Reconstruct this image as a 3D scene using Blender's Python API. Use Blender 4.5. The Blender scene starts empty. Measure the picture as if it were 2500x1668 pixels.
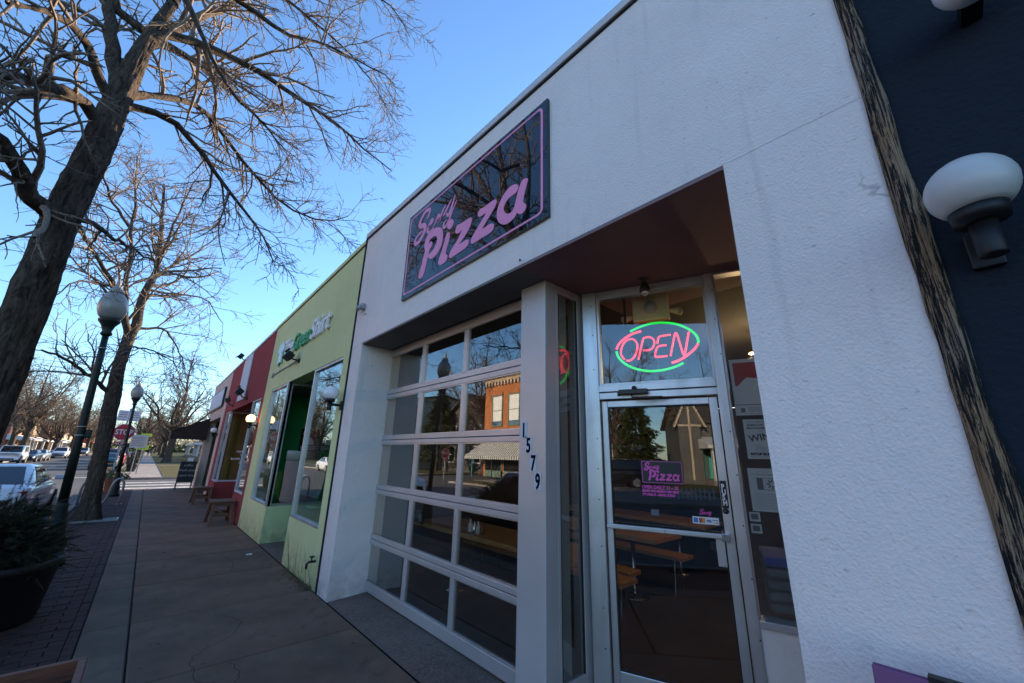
import bpy, bmesh, math, random
import numpy as np
from mathutils import Vector, Matrix, noise as mnoise

R = math.radians
random.seed(11)
rng = np.random.default_rng(5)
sc = bpy.context.scene
col = sc.collection

# ---------------------------------------------------------------- camera
YAW, PITCH, ROLL, EYE = R(41.846), R(16.609), R(1.332), 1.6
fw = Vector((math.sin(YAW)*math.cos(PITCH), math.cos(YAW)*math.cos(PITCH), math.sin(PITCH)))
rt = Vector((math.cos(YAW), -math.sin(YAW), 0))
up = rt.cross(fw)
rt2 = math.cos(ROLL)*rt + math.sin(ROLL)*up
up2 = -math.sin(ROLL)*rt + math.cos(ROLL)*up
cam = bpy.data.cameras.new('camera'); cam.lens = 946/2500*36; cam.sensor_width = 36
cam.clip_start = 0.02; cam.clip_end = 3000
camo = bpy.data.objects.new('camera', cam); col.objects.link(camo)
camo.matrix_world = Matrix(((rt2.x, up2.x, -fw.x, 0), (rt2.y, up2.y, -fw.y, 0), (rt2.z, up2.z, -fw.z, EYE), (0, 0, 0, 1)))
sc.camera = camo

# ---------------------------------------------------------------- sky, sun, exposure
SUN_AZ, SUN_EL = R(66), R(15)          # azimuth measured from +Y (up the street) towards +X (behind the shops)
w = bpy.data.worlds.new('World'); sc.world = w; w.use_nodes = True
nt = w.node_tree; nt.nodes.clear()
sky = nt.nodes.new('ShaderNodeTexSky'); sky.sky_type = 'NISHITA'; sky.sun_disc = False
sky.sun_elevation = SUN_EL; sky.sun_rotation = SUN_AZ
sky.altitude = 1600; sky.air_density = 1.3; sky.dust_density = 0.9; sky.ozone_density = 4.8
bg = nt.nodes.new('ShaderNodeBackground'); bg.inputs[1].default_value = 0.15
wo = nt.nodes.new('ShaderNodeOutputWorld')
nt.links.new(sky.outputs[0], bg.inputs[0]); nt.links.new(bg.outputs[0], wo.inputs[0])
sun_dir = Vector((math.sin(SUN_AZ)*math.cos(SUN_EL), math.cos(SUN_AZ)*math.cos(SUN_EL), math.sin(SUN_EL)))
sl = bpy.data.lights.new('sun', 'SUN'); sl.energy = 5.0; sl.angle = R(0.55); sl.color = (1, 0.80, 0.58)
so = bpy.data.objects.new('sun', sl); col.objects.link(so)
so.rotation_euler = sun_dir.to_track_quat('Z', 'Y').to_euler(); so.location = (30, 20, 30)
vs = sc.view_settings
vs.view_transform = 'Standard'; vs.look = 'None'; vs.exposure = 1.5; vs.gamma = 1
sc.cycles.max_bounces = 8; sc.cycles.transparent_max_bounces = 16; sc.cycles.caustics_reflective = False; sc.cycles.caustics_refractive = False

# ---------------------------------------------------------------- materials
MATS = {}
class NB:
    def __init__(s, name):
        s.m = bpy.data.materials.new(name); s.m.use_nodes = True
        s.t = s.m.node_tree; s.b = s.t.nodes['Principled BSDF']; s.out = s.t.nodes['Material Output']
        MATS[name] = s.m
        s.tc = None
    def n(s, typ, **k):
        x = s.t.nodes.new(typ)
        for a, v in k.items(): setattr(x, a, v)
        return x
    def l(s, a, b): s.t.links.new(a, b)
    def co(s, scale=(1, 1, 1)):
        if not s.tc: s.tc = s.n('ShaderNodeTexCoord')
        mp = s.n('ShaderNodeMapping'); mp.inputs['Scale'].default_value = scale
        s.l(s.tc.outputs['Object'], mp.inputs[0]); return mp.outputs[0]
    def noise(s, sc_, det=4, rough=.55, vec=None, dist=0):
        x = s.n('ShaderNodeTexNoise'); x.inputs['Scale'].default_value = sc_; x.inputs['Detail'].default_value = det
        x.inputs['Roughness'].default_value = rough; x.inputs['Distortion'].default_value = dist
        s.l(vec if vec else s.co(), x.inputs['Vector']); return x.outputs['Fac']
    def ramp(s, fac, stops):
        r = s.n('ShaderNodeValToRGB'); e = r.color_ramp.elements
        while len(e) < len(stops): e.new(0.5)
        for i, (p, c) in enumerate(stops):
            e[i].position = p; e[i].color = (c, c, c, 1) if isinstance(c, (int, float)) else (*c, 1)
        s.l(fac, r.inputs[0]); return r.outputs[0]
    def mix(s, fac, a, b, mode='MIX'):
        x = s.n('ShaderNodeMixRGB', blend_type=mode)
        for i, v in ((0, fac), (1, a), (2, b)):
            if isinstance(v, (int, float)): x.inputs[i].default_value = v
            elif isinstance(v, tuple): x.inputs[i].default_value = (*v, 1)
            else: s.l(v, x.inputs[i])
        return x.outputs[0]
    def bump(s, h, strength=.5, dist=.01, prev=None):
        x = s.n('ShaderNodeBump'); x.inputs['Strength'].default_value = strength; x.inputs['Distance'].default_value = dist
        s.l(h, x.inputs['Height'])
        if prev: s.l(prev, x.inputs['Normal'])
        s.l(x.outputs[0], s.b.inputs['Normal']); return x.outputs[0]
    def set(s, color=None, rough=None, metal=None, spec=None):
        if color is not None:
            if isinstance(color, tuple): s.b.inputs['Base Color'].default_value = (*color, 1)
            else: s.l(color, s.b.inputs['Base Color'])
        if rough is not None:
            if isinstance(rough, (int, float)): s.b.inputs['Roughness'].default_value = rough
            else: s.l(rough, s.b.inputs['Roughness'])
        if metal is not None: s.b.inputs['Metallic'].default_value = metal
        if spec is not None: s.b.inputs['Specular IOR Level'].default_value = spec
        return s
def dk(c, k): return tuple(v*k for v in c)

def paint(name, c, rough=.5, var=.12, vs_=3., bump=.0, bs=60, metal=0, spec=.5):
    b = NB(name); f = b.noise(vs_, 5)
    b.set(b.mix(b.ramp(f, [(.3, 0.), (.7, 1.)]), dk(c, 1-var), dk(c, 1+var*.5)), rough, metal, spec)
    if bump: b.bump(b.noise(bs, 3), bump, .01)
    return b.m
def stucco(name, c, scale=1., stain=.12, cracks=False, warm=(.55, .5, .45)):
    b = NB(name)
    big = b.noise(.9, 6, .6); mid = b.noise(7, 5, .6)
    cc = b.mix(b.ramp(big, [(.35, 0.), (.75, 1.)]), dk(c, 1-stain), c)
    cc = b.mix(b.ramp(mid, [(.55, 0.), (.8, .35)]), cc, dk(c, .78))
    spk = b.noise(30*scale, 3, .6, b.co((1, .55, 1.3)))
    cc = b.mix(b.ramp(spk, [(.64, 0.), (.75, .45)]), cc, dk(warm, .3))
    # run-off streaks
    st = b.noise(5, 4, .6, b.co((1, 2.2, .12)))
    cc = b.mix(b.ramp(st, [(.58, 0.), (.85, .28)]), cc, dk(warm, .5))
    pt = b.noise(1.7, 3, .45, b.co((1, 1.3, .8)), 1.2); cc = b.mix(b.ramp(pt, [(.56, 0.), (.60, .22)]), cc, dk(c, .86))
    sx_ = b.n('ShaderNodeSeparateXYZ'); b.l(b.co(), sx_.inputs[0]); gz = b.ramp(sx_.outputs[2], [(.0, 1.), (.45, 0.)]); gm = b.ramp(b.noise(6, 5, .7), [(.35, 0.), (.7, .75)])
    cc = b.mix(b.mix(1., gz, gm, 'MULTIPLY'), cc, dk(warm, .42))
    h1 = b.noise(55*scale, 3, .55); h2 = b.noise(16*scale, 3, .5)
    if cracks:
        w1 = b.n('ShaderNodeTexVoronoi', feature='DISTANCE_TO_EDGE'); w1.inputs['Scale'].default_value = .42
        wv = b.n('ShaderNodeTexNoise'); wv.inputs['Scale'].default_value = 1.6; wv.inputs['Detail'].default_value = 6
        b.l(b.co((1, .55, 1.25)), wv.inputs['Vector'])
        vm = b.n('ShaderNodeVectorMath', operation='ADD'); b.l(b.co((1, .55, 1.25)), vm.inputs[0])
        vs2 = b.n('ShaderNodeVectorMath', operation='SCALE'); vs2.inputs['Scale'].default_value = 1.1
        b.l(wv.outputs['Color'], vs2.inputs[0]); b.l(vs2.outputs[0], vm.inputs[1]); b.l(vm.outputs[0], w1.inputs['Vector'])
        cr = b.ramp(w1.outputs['Distance'], [(.0, 1.), (.0035, 0.)])
        mk = b.ramp(b.noise(.7, 3), [(.5, 0.), (.62, 1.)])
        cc = b.mix(b.mix(1., cr, mk, 'MULTIPLY'), cc, dk(c, .55))
    b.set(cc, .93, 0, .2)
    n1 = b.bump(h2, .30, .010); b.bump(h1, .8, .007, n1)
    return b.m
def concrete(name, c, sp=1., bumpk=.25, agg=False):
    b = NB(name)
    f = b.noise(1.3, 7, .62); g = b.noise(45, 3, .6); s_ = b.noise(.35, 4, .5)
    cc = b.mix(b.ramp(f, [(.32, 0.), (.70, 1.)]), dk(c, .55), dk(c, 1.2))
    cc = b.mix(b.ramp(g, [(.42, 0.), (.8, .5)]), cc, dk(c, .6))
    cc = b.mix(b.ramp(s_, [(.45, 0.), (.7, .5)]), cc, (c[0]*.8, c[1]*.66, c[2]*.62)); sm = b.noise(2.6, 6, .7, None, .8); cc = b.mix(b.ramp(sm, [(.56, 0.), (.68, .5)]), cc, dk(c, .45)); gv = b.n('ShaderNodeTexVoronoi'); gv.inputs['Scale'].default_value = 2.9; b.l(b.co(), gv.inputs['Vector']); cc = b.mix(b.ramp(gv.outputs['Distance'], [(.045, .8), (.06, 0.)]), cc, dk(c, .3))
    sp_ = b.noise(9, 2, .4); cc = b.mix(b.ramp(sp_, [(.69, 0.), (.73, .55)]), cc, dk(c, .35))
    if agg:
        v = b.n('ShaderNodeTexVoronoi'); v.inputs['Scale'].default_value = 75; b.l(b.co(), v.inputs['Vector'])
        cc = b.mix(b.ramp(v.outputs['Color'], [(.2, 0.), (.9, .55)]), cc, dk(c, 1.7))
    b.set(cc, .9, 0, .25); b.bump(g, bumpk, .006)
    return b.m
def emit(name, c, strength, rough=.4, base=(.8, .8, .8)):
    b = NB(name); b.set(base, rough)
    b.b.inputs['Emission Color'].default_value = (*c, 1); b.b.inputs['Emission Strength'].default_value = strength
    return b.m
def glassmat(name, tint=(.82, .88, .87), base=.09, ior=1.5):
    b = NB(name); b.t.nodes.remove(b.b)
    tr = b.n('ShaderNodeBsdfTransparent'); tr.inputs[0].default_value = (*tint, 1)
    gl = b.n('ShaderNodeBsdfGlossy'); gl.inputs['Roughness'].default_value = 0.0; gl.inputs[0].default_value = (.95, .97, 1, 1)
    fr = b.n('ShaderNodeFresnel'); ge = b.n('ShaderNodeNewGeometry'); io = b.n('ShaderNodeMapRange'); io.inputs['To Min'].default_value = ior; io.inputs['To Max'].default_value = 1/ior; b.l(ge.outputs['Backfacing'], io.inputs['Value']); b.l(io.outputs[0], fr.inputs[0])   # thin pane: both faces reflect alike
    ma = b.n('ShaderNodeMath', operation='MULTIPLY_ADD'); ma.inputs[1].default_value = 1-base; ma.inputs[2].default_value = base; ma.use_clamp = True
    bp = b.n('ShaderNodeBump'); bp.inputs['Strength'].default_value = .022; bp.inputs['Distance'].default_value = .02
    b.l(b.noise(1.6, 2, .4), bp.inputs['Height']); b.l(bp.outputs[0], gl.inputs['Normal'])
    b.l(fr.outputs[0], ma.inputs[0]); mx = b.n('ShaderNodeMixShader')
    b.l(ma.outputs[0], mx.inputs[0]); b.l(tr.outputs[0], mx.inputs[1]); b.l(gl.outputs[0], mx.inputs[2]); b.l(mx.outputs[0], b.out.inputs[0])
    return b.m

stucco('white_stucco', (.92, .79, .74), 1.5, .10, True)
stucco('white_stucco_smooth', (.82, .73, .68), .7, .10)
stucco('green_stucco', (.70, .71, .36), .8, .12, warm=(.3, .32, .15))
stucco('red_stucco', (.34, .06, .06), .8, .16, warm=(.4, .2, .18))
stucco('cream_stucco', (.64, .50, .42), .8, .12)
stucco('navy_stucco', (.017, .023, .034), .9, .2, warm=(.03, .03, .03))
paint('soffit_brown', (.26, .165, .168), .8, .18, 2, .25, 50)
paint('soffit_grey', (.20, .17, .15), .8, .2, 2, .3, 60)
paint('cap_metal', (.62, .58, .58), .5, .15, 2)
paint('black_tar', (.012, .011, .013), .8, .3, 6, .4, 40)
paint('roof_gravel', (.2, .19, .18), .95, .3, 2, .5, 80)
b = NB('aluminium'); f = b.noise(3, 5); sc_ = b.noise(14, 4, .6, b.co((1, 1, .08)))
b.set(b.mix(b.ramp(f, [(.3, 0.), (.75, 1.)]), (.50, .485, .485), (.64, .62, .62)), b.ramp(sc_, [(.3, .30), (.7, .46)]), .75)
dn = b.noise(26, 3, .6); 
cc = b.mix(b.ramp(dn, [(.68, 0.), (.76, .6)]), b.b.inputs['Base Color'].links[0].from_socket, (.22, .2, .19)); b.set(cc); b.bump(sc_, .06, .004)
b = NB('column_panel'); f = b.noise(1.2, 4)
b.set(b.mix(b.ramp(f, [(.3, 0.), (.7, 1.)]), (.47, .44, .43), (.58, .55, .54)), .42, .35)
paint('door_rail', (.55, .50, .49), .38, .10, 3, .03, 30, .45)
paint('dark_gasket', (.012, .012, .014), .6)
glassmat('window_glass', (.86, .89, .87), .075, 1.55)
glassmat('shop_glass', (.86, .88, .86), .03, 1.5)
glassmat('far_glass', (.25, .27, .28), .18, 1.6)
b = NB('sign_acrylic'); b.set((.004, .007, .012), .02, 0, .8)
paint('pink_paint', (.95, .30, .50), .45, .05)
paint('decal_pink', (.9, .10, .48), .5, .03)
paint('decal_black', (.012, .011, .013), .4, .03)
paint('navy_ink', (.004, .004, .005), .9, .03, 3., 0, 60, 0, .1)
paint('number_plate', (.56, .55, .60), .5, .04)
paint('white_plastic', (.74, .73, .74), .45, .05)
paint('letter_white', (.88, .84, .84), .5, .06)
paint('letter_green', (.05, .36, .14), .5, .08)
paint('shirt_pale', (.60, .76, .72), .4, .06)
paint('paper_white', (.86, .85, .86), .8, .05)
paint('paper_red', (.55, .02, .04), .7, .05)
paint('ink_grey', (.16, .16, .18), .8, .05)
paint('card_blue', (.05, .22, .6), .5); paint('card_red', (.6, .06, .04), .5); paint('card_orange', (.8, .4, .05), .5); paint('card_navy', (.03, .05, .3), .5)
paint('black_metal', (.014, .014, .015), .5, .2, 8, .1, 60, .3)
paint('lamp_green', (.012, .018, .014), .5, .25, 8, .15, 60, .3)
paint('bronze', (.05, .04, .035), .45, .2, 8, 0, 30, .4)
b = NB('globe_white'); b.set((.82, .81, .80), .25); b.b.inputs['Subsurface Weight'].default_value = .0
b = NB('globe_dirty'); f = b.noise(9, 4, .6); b.set(b.mix(b.ramp(f, [(.68, 0.), (.78, .6)]), (.56, .54, .52), (.16, .14, .12)), .35)
emit('globe_lit', (1, .62, .22), 1.5, .3)
b = NB('acorn_glass'); f = b.noise(6, 3); b.set(b.mix(b.ramp(f, [(.3, 0.), (.8, 1.)]), (.34, .30, .26), (.46, .41, .36)), .22); b.b.inputs['Transmission Weight'].default_value = .25
emit('neon_red', (1, .045, .075), 1.0, .4, (.3, .02, .03)); emit('neon_green', (.02, 1, .10), .42, .4, (.02, .3, .05))
emit('warm_bulb', (1, .55, .15), 6.0)
concrete('sidewalk_concrete', (.225, .140, .098)); concrete('band_concrete', (.205, .148, .112)); concrete('apron_concrete', (.172, .128, .106), 1, .5, True)
concrete('kerb_concrete', (.30, .26, .23)); concrete('pale_concrete', (.36, .32, .28)); concrete('crack_fill', (.03, .028, .028))
paint('joint_dirt', (.020, .018, .016), .95, .4, 5)
b = NB('paver_brick'); oi = b.n('ShaderNodeObjectInfo'); f = b.noise(12, 4)
b.set(b.mix(b.ramp(f, [(.3, 0.), (.75, 1.)]), (.062, .032, .028), (.105, .058, .05)), .9, 0, .25)
c2 = b.mix(b.ramp(oi.outputs['Random'], [(0., .0), (1., .45)]), b.b.inputs['Base Color'].links[0].from_socket, (.045, .028, .027)); b.set(c2); b.bump(b.noise(90, 3), .3, .004)
b = NB('asphalt'); f = b.noise(.25, 6, .6); g = b.noise(55, 3, .7)
cc = b.mix(b.ramp(f, [(.3, 0.), (.7, 1.)]), (.060, .058, .058), (.095, .090, .088)); cc = b.mix(b.ramp(g, [(.4, 0.), (.8, .5)]), cc, (.11, .11, .11))
b.set(cc, .85, 0, .3); b.bump(g, .4, .006)
b = NB('road_paint'); f = b.noise(5, 6, .7); b.set(b.mix(b.ramp(f, [(.45, 0.), (.62, 1.)]), (.62, .6, .56), (.22, .21, .2)), .8)
b = NB('lawn_grass'); f = b.noise(.6, 6, .6); g = b.noise(30, 4, .7)
cc = b.mix(b.ramp(f, [(.3, 0.), (.7, 1.)]), (.055, .068, .022), (.12, .10, .045)); cc = b.mix(b.ramp(g, [(.35, 0.), (.8, .7)]), cc, (.16, .13, .065)); b.set(cc, .95, 0, .1); b.bump(g, 1., .04)
b = NB('bark'); v = b.co((1, 1, .30)); f = b.noise(24, 7, .7, v, 1.1); g = b.noise(3, 4)
cc = b.mix(b.ramp(f, [(.33, 0.), (.66, 1.)]), (.016, .012, .010), (.165, .122, .090)); cc = b.mix(b.ramp(g, [(.4, 0.), (.75, .5)]), cc, (.07, .056, .044)); b.set(cc, .95, 0, .15); b.bump(f, 1., .035)
b = NB('twig_bark'); f = b.noise(40, 4, .6, b.co((1, 1, .5))); b.set(b.mix(b.ramp(f, [(.3, 0.), (.7, 1.)]), (.10, .074, .056), (.31, .23, .17)), .75, 0, .3)
b = NB('far_twig'); f = b.noise(2, 3); b.set(b.mix(b.ramp(f, [(.3, 0.), (.7, 1.)]), (.115, .085, .062), (.21, .155, .115)), .95, 0, .1)
b = NB('peeling_wood'); v = b.co((14, 14, .7)); f = b.noise(5, 9, .8, v, .6); g = b.noise(30, 4, .6, b.co((6, 6, .16)))
wd = b.mix(b.ramp(g, [(.3, 0.), (.7, 1.)]), (.17, .090, .045), (.44, .28, .165)); wd = b.mix(b.ramp(b.noise(2.2, 3, .5), [(.45, 0.), (.7, .6)]), wd, (.30, .25, .21))
cc = b.mix(b.ramp(f, [(.492, 1.), (.525, 0.)]), wd, (.014, .013, .014)); b.set(cc, .85, 0, .2); n1 = b.bump(g, .8, .01); b.bump(f, .5, .006, n1)
def wood(name, a, c, sc3=(1, 1, 8), k=14, rough=.6):
    b = NB(name); g = b.noise(k, 5, .6, b.co(sc3), .3); b.set(b.mix(b.ramp(g, [(.3, 0.), (.72, 1.)]), a, c), rough); b.bump(g, .25, .004); return b.m
wood('stool_wood', (.085, .035, .018), (.22, .10, .045), (8, 1, 8)); wood('table_wood', (.30, .14, .05), (.58, .31, .12), (8, 1, 8), 9, .4); wood('planter_wood', (.10, .028, .014), (.24, .075, .035), (1, 8, 8), 8)
paint('black_plastic', (.012, .012, .013), .55, .3, 5, .1, 50)
paint('terracotta', (.28, .12, .07), .8, .2, 4, .2, 40)
b = NB('juniper'); oi = b.noise(7, 3); b.set(b.mix(b.ramp(oi, [(.3, 0.), (.7, 1.)]), (.014, .019, .011), (.075, .072, .04)), .8, 0, .2)
b = NB('leafy'); oi = b.noise(9, 3); b.set(b.mix(b.ramp(oi, [(.3, 0.), (.7, 1.)]), (.05, .07, .02), (.16, .17, .05)), .7)
b = NB('conifer'); oi = b.noise(2, 3); b.set(b.mix(b.ramp(oi, [(.3, 0.), (.7, 1.)]), (.02, .035, .015), (.07, .085, .035)), .85, 0, .1)
paint('soil', (.03, .022, .017), .95, .3, 20, .4, 40)
def carpaint(name, c, metal=.0):
    b = NB(name); b.set(c, .28, metal); b.b.inputs['Coat Weight'].default_value = .8; b.b.inputs['Coat Roughness'].default_value = .06
    d = b.noise(3, 5); b.set(b.mix(b.ramp(d, [(.4, 0.), (.8, .25)]), c, dk(c, .6))); return b.m
carpaint('car_white', (.68, .69, .72)); carpaint('car_navy', (.02, .03, .06)); carpaint('car_silver', (.36, .38, .40), .4); carpaint('car_teal', (.012, .045, .055)); carpaint('car_red', (.26, .02, .025)); carpaint('car_black', (.012, .012, .014)); carpaint('car_maroon', (.10, .018, .03))
b = NB('car_glass'); b.set((.012, .014, .017), .04, 0, .9)
paint('rubber', (.014, .014, .014), .85); paint('rim_alloy', (.5, .5, .52), .3, .1, 3, 0, 30, .8)
b = NB('tail_red'); b.set((.35, .012, .018), .12); b = NB('lamp_clear'); b.set((.6, .6, .62), .1, .3)
paint('sign_red', (.46, .015, .035), .45, .08); paint('sign_white', (.72, .70, .69), .5, .05); paint('sign_yellow', (.42, .62, .02), .5, .05); paint('galvanised', (.36, .36, .36), .5, .15, 6, 0, 30, .7)
paint('chalkboard', (.022, .024, .026), .8, .3, 5); paint('chalk', (.5, .5, .5), .9)
paint('awning_brown', (.035, .018, .015), .85, .2, 5, .2, 60); paint('banner_white', (.62, .64, .70), .7, .06)
def brickmat(name, c, mortar=(.45, .40, .36), s=1.):
    b = NB(name); t = b.n('ShaderNodeTexBrick'); t.inputs['Scale'].default_value = 4.6*s; t.inputs['Mortar Size'].default_value = .018
    t.inputs['Color1'].default_value = (*c, 1); t.inputs['Color2'].default_value = (*dk(c, .72), 1); t.inputs['Mortar'].default_value = (*mortar, 1)
    x = b.n('ShaderNodeSeparateXYZ'); b.l(b.co(), x.inputs[0]); ad = b.n('ShaderNodeMath', operation='ADD'); b.l(x.outputs[0], ad.inputs[0]); b.l(x.outputs[1], ad.inputs[1])
    cb = b.n('ShaderNodeCombineXYZ'); b.l(ad.outputs[0], cb.inputs[0]); b.l(x.outputs[2], cb.inputs[1]); b.l(cb.outputs[0], t.inputs['Vector'])
    f = b.noise(.8, 4); b.set(b.mix(b.ramp(f, [(.3, 0.), (.8, .4)]), t.outputs[0], dk(c, .5)), .9, 0, .2); return b.m
brickmat('orange_brick', (.52, .17, .06), (.42, .2, .1)); brickmat('red_brick', (.36, .11, .06)); brickmat('tan_brick', (.5, .34, .2))
paint('house_grey', (.12, .115, .105), .9, .2, 2); paint('house_cream', (.55, .44, .32), .9, .1, 2); paint('house_tan', (.42, .30, .19), .9, .15, 2); paint('house_white', (.66, .64, .60), .8, .08, 2); paint('shingle_dark', (.07, .058, .05), .95, .3, 4, .4, 12); paint('turquoise', (.04, .42, .36), .7, .1); paint('green_frame', (.10, .16, .12), .6); paint('blind_white', (.75, .72, .66), .7, .05)
paint('store_red', (.55, .02, .03), .6)
b = NB('stripe_awning'); wv = b.n('ShaderNodeTexWave', wave_type='BANDS', bands_direction='Y'); wv.inputs['Scale'].default_value = 1.25; wv.inputs['Distortion'].default_value = 0; b.l(b.co(), wv.inputs['Vector'])
b.set(b.mix(b.ramp(wv.outputs['Fac'], [(.49, 0.), (.51, 1.)]), (.03, .03, .03), (.68, .66, .6)), .8)
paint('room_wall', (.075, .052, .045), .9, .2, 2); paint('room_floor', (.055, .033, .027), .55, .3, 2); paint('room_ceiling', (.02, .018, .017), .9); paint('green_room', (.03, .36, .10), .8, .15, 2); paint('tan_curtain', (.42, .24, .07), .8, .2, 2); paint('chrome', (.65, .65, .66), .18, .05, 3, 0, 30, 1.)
paint('pink_drum', (.62, .42, .43), .5, .08); paint('lime', (.5, .6, .03), .6); paint('purple_board', (.20, .065, .17), .6, .12, 3)
paint('beige_plastic', (.88, .74, .52), .5, .05); paint('grey_fabric', (.16, .17, .18), .9, .3, 5); paint('blue_fabric', (.02, .08, .4), .8); paint('bottle_white', (.7, .7, .7), .3); paint('bottle_brown', (.2, .07, .03), .3); paint('skin_tone', (.4, .25, .18), .7); paint('dark_cloth', (.02, .02, .025), .9)
paint('dry_grass', (.17, .12, .06), .9, .3, 30)

# ---------------------------------------------------------------- mesh helpers
ORG = {}
class MB:
    def __init__(s): s.v = []; s.f = []
    def add(s, vs_, fs):
        k = len(s.v); s.v += [tuple(p) for p in vs_]; s.f += [tuple(i+k for i in q) for q in fs]; return s
    def box(s, x0, x1, y0, y1, z0, z1, M=None):
        p = [Vector((x, y, z)) for z in (z0, z1) for y in (y0, y1) for x in (x0, x1)]
        if M: p = [M @ q for q in p]
        return s.add(p, [(0, 2, 3, 1), (4, 5, 7, 6), (0, 1, 5, 4), (2, 6, 7, 3), (0, 4, 6, 2), (1, 3, 7, 5)])
    def prism(s, poly, fn, a, b_):
        n = len(poly); p = [fn(u, v, a) for u, v in poly]+[fn(u, v, b_) for u, v in poly]
        return s.add(p, [tuple(range(n))[::-1], tuple(range(n, 2*n))]+[(i, (i+1) % n, n+(i+1) % n, n+i) for i in range(n)])
    def tube(s, pts, rad, n=8, cap=True):
        pts = [Vector(p) for p in pts]; m = len(pts); rad = rad if isinstance(rad, (list, tuple)) else [rad]*m
        ref = None; rings = []
        for i, p in enumerate(pts):
            t = (pts[min(i+1, m-1)]-pts[max(i-1, 0)]).normalized()
            if ref is None: ref = t.orthogonal().normalized()
            ref = (ref-t*ref.dot(t)).normalized(); bb = t.cross(ref)
            rings += [p+rad[i]*(math.cos(2*math.pi*j/n)*ref+math.sin(2*math.pi*j/n)*bb) for j in range(n)]
        fs = [(i*n+j, i*n+(j+1) % n, (i+1)*n+(j+1) % n, (i+1)*n+j) for i in range(m-1) for j in range(n)]
        if cap: fs += [tuple(range(n))[::-1], tuple(range((m-1)*n, m*n))]
        return s.add(rings, fs)
    def lathe(s, prof, c=(0, 0, 0), n=20, M=None):
        p = [Vector((r*math.cos(2*math.pi*j/n), r*math.sin(2*math.pi*j/n), z)) for r, z in prof for j in range(n)]
        if M: p = [M @ q for q in p]
        p = [q+Vector(c) for q in p]; m = len(prof)
        fs = [(i*n+j, i*n+(j+1) % n, (i+1)*n+(j+1) % n, (i+1)*n+j) for i in range(m-1) for j in range(n)]
        fs += [tuple(range(n))[::-1], tuple(range((m-1)*n, m*n))]
        return s.add(p, fs)
    def ball(s, c, r, n=24, m=14, sq=1., z0=-1, z1=1):
        pr = []
        for i in range(m+1):
            a = -math.pi/2+math.pi*i/m
            if z0 <= math.sin(a) <= z1: pr.append((max(r*math.cos(a), .0005), r*sq*math.sin(a)))
        return s.lathe(pr, c, n)
    def build(s, name, m, parent=None, smooth=False, bevel=0):
        o0 = ORG.get(parent.name, Vector()) if parent else Vector()
        me = bpy.data.meshes.new(name); me.from_pydata([tuple(Vector(p)-o0) for p in s.v], [], s.f); me.update()
        if smooth:
            me.shade_smooth()
        return link(name, me, m, parent, bevel)
def link(name, me, m, parent=None, bevel=0):
    o = bpy.data.objects.new(name, me); col.objects.link(o)
    if m and not me.materials: me.materials.append(MATS[m])
    if parent: o.parent = parent; ORG[o.name] = ORG[parent.name]
    else: ORG[o.name] = Vector()
    if bevel:
        bv = o.modifiers.new('bevel', 'BEVEL'); bv.width = bevel; bv.segments = 2; bv.limit_method = 'ANGLE'
    return o
def tag(o, label, cat, group=None):
    o['label'] = label; o['category'] = cat
    if group: o['group'] = group
    return o
def struct(o): o['kind'] = 'structure'; return o
def thing(name, label, cat, loc=(0, 0, 0), group=None):
    o = bpy.data.objects.new(name, None); col.objects.link(o); o.location = loc; o.empty_display_size = .2
    ORG[o.name] = Vector(loc); return tag(o, label, cat, group)
def solo(mb, name, m, label, cat, loc, group=None, smooth=False, bevel=0):
    me = bpy.data.meshes.new(name); L = Vector(loc); me.from_pydata([tuple(Vector(p)-L) for p in mb.v], [], mb.f); me.update()
    if smooth: me.shade_smooth()
    o = link(name, me, m, None, bevel); o.location = loc; ORG[o.name] = L; return tag(o, label, cat, group)
def copy_tree(o, parent=None):
    c = o.copy(); col.objects.link(c); c.parent = parent; ORG[c.name] = ORG[o.name]
    for ch in o.children: copy_tree(ch, c)
    return c
def mesh_np(name, V, F):
    V = np.asarray(V, dtype=np.float32); F = np.asarray(F, dtype=np.int32); n, k = F.shape
    me = bpy.data.meshes.new(name); me.vertices.add(len(V)); me.vertices.foreach_set('co', V.ravel())
    me.loops.add(n*k); me.loops.foreach_set('vertex_index', F.ravel()); me.polygons.add(n)
    me.polygons.foreach_set('loop_start', np.arange(0, n*k, k, dtype=np.int32)); me.polygons.foreach_set('loop_total', np.full(n, k, dtype=np.int32))
    me.update(calc_edges=True); return me
def smooth_poly(p, k=4, closed=True):
    p = [Vector((*q, 0)) if len(q) == 2 else Vector(q) for q in p]; n = len(p); out = []
    for i in range(n if closed else n-1):
        g = (lambda j: p[j % n]) if closed else (lambda j: p[min(max(j, 0), n-1)])
        a, b_, c, d = g(i-1), g(i), g(i+1), g(i+2)
        for q in range(k):
            t = q/k; out.append(.5*((2*b_)+(c-a)*t+(2*a-5*b_+4*c-d)*t*t+(3*b_-a-3*c+d)*t**3))
    if not closed: out.append(p[-1])
    return out
def curve_mesh(loops, ext):
    out = MB()
    for lp in loops:
        cu = bpy.data.curves.new('tmp', 'CURVE'); cu.dimensions = '2D'; cu.fill_mode = 'BOTH'; cu.extrude = ext/2
        sp = cu.splines.new('POLY'); sp.points.add(len(lp)-1)
        for i, p in enumerate(lp): sp.points[i].co = (p[0], p[1], 0, 1)
        sp.use_cyclic_u = True
        grab(cu, out)
    return out
def grab(cu, out):
    ob = bpy.data.objects.new('tmp', cu); col.objects.link(ob); dg = bpy.context.evaluated_depsgraph_get(); dg.update()
    me = bpy.data.meshes.new_from_object(ob.evaluated_get(dg))
    out.add([v.co[:] for v in me.vertices], [tuple(p.vertices) for p in me.polygons])
    bpy.data.objects.remove(ob); bpy.data.meshes.remove(me); bpy.data.curves.remove(cu)
    return out
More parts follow.
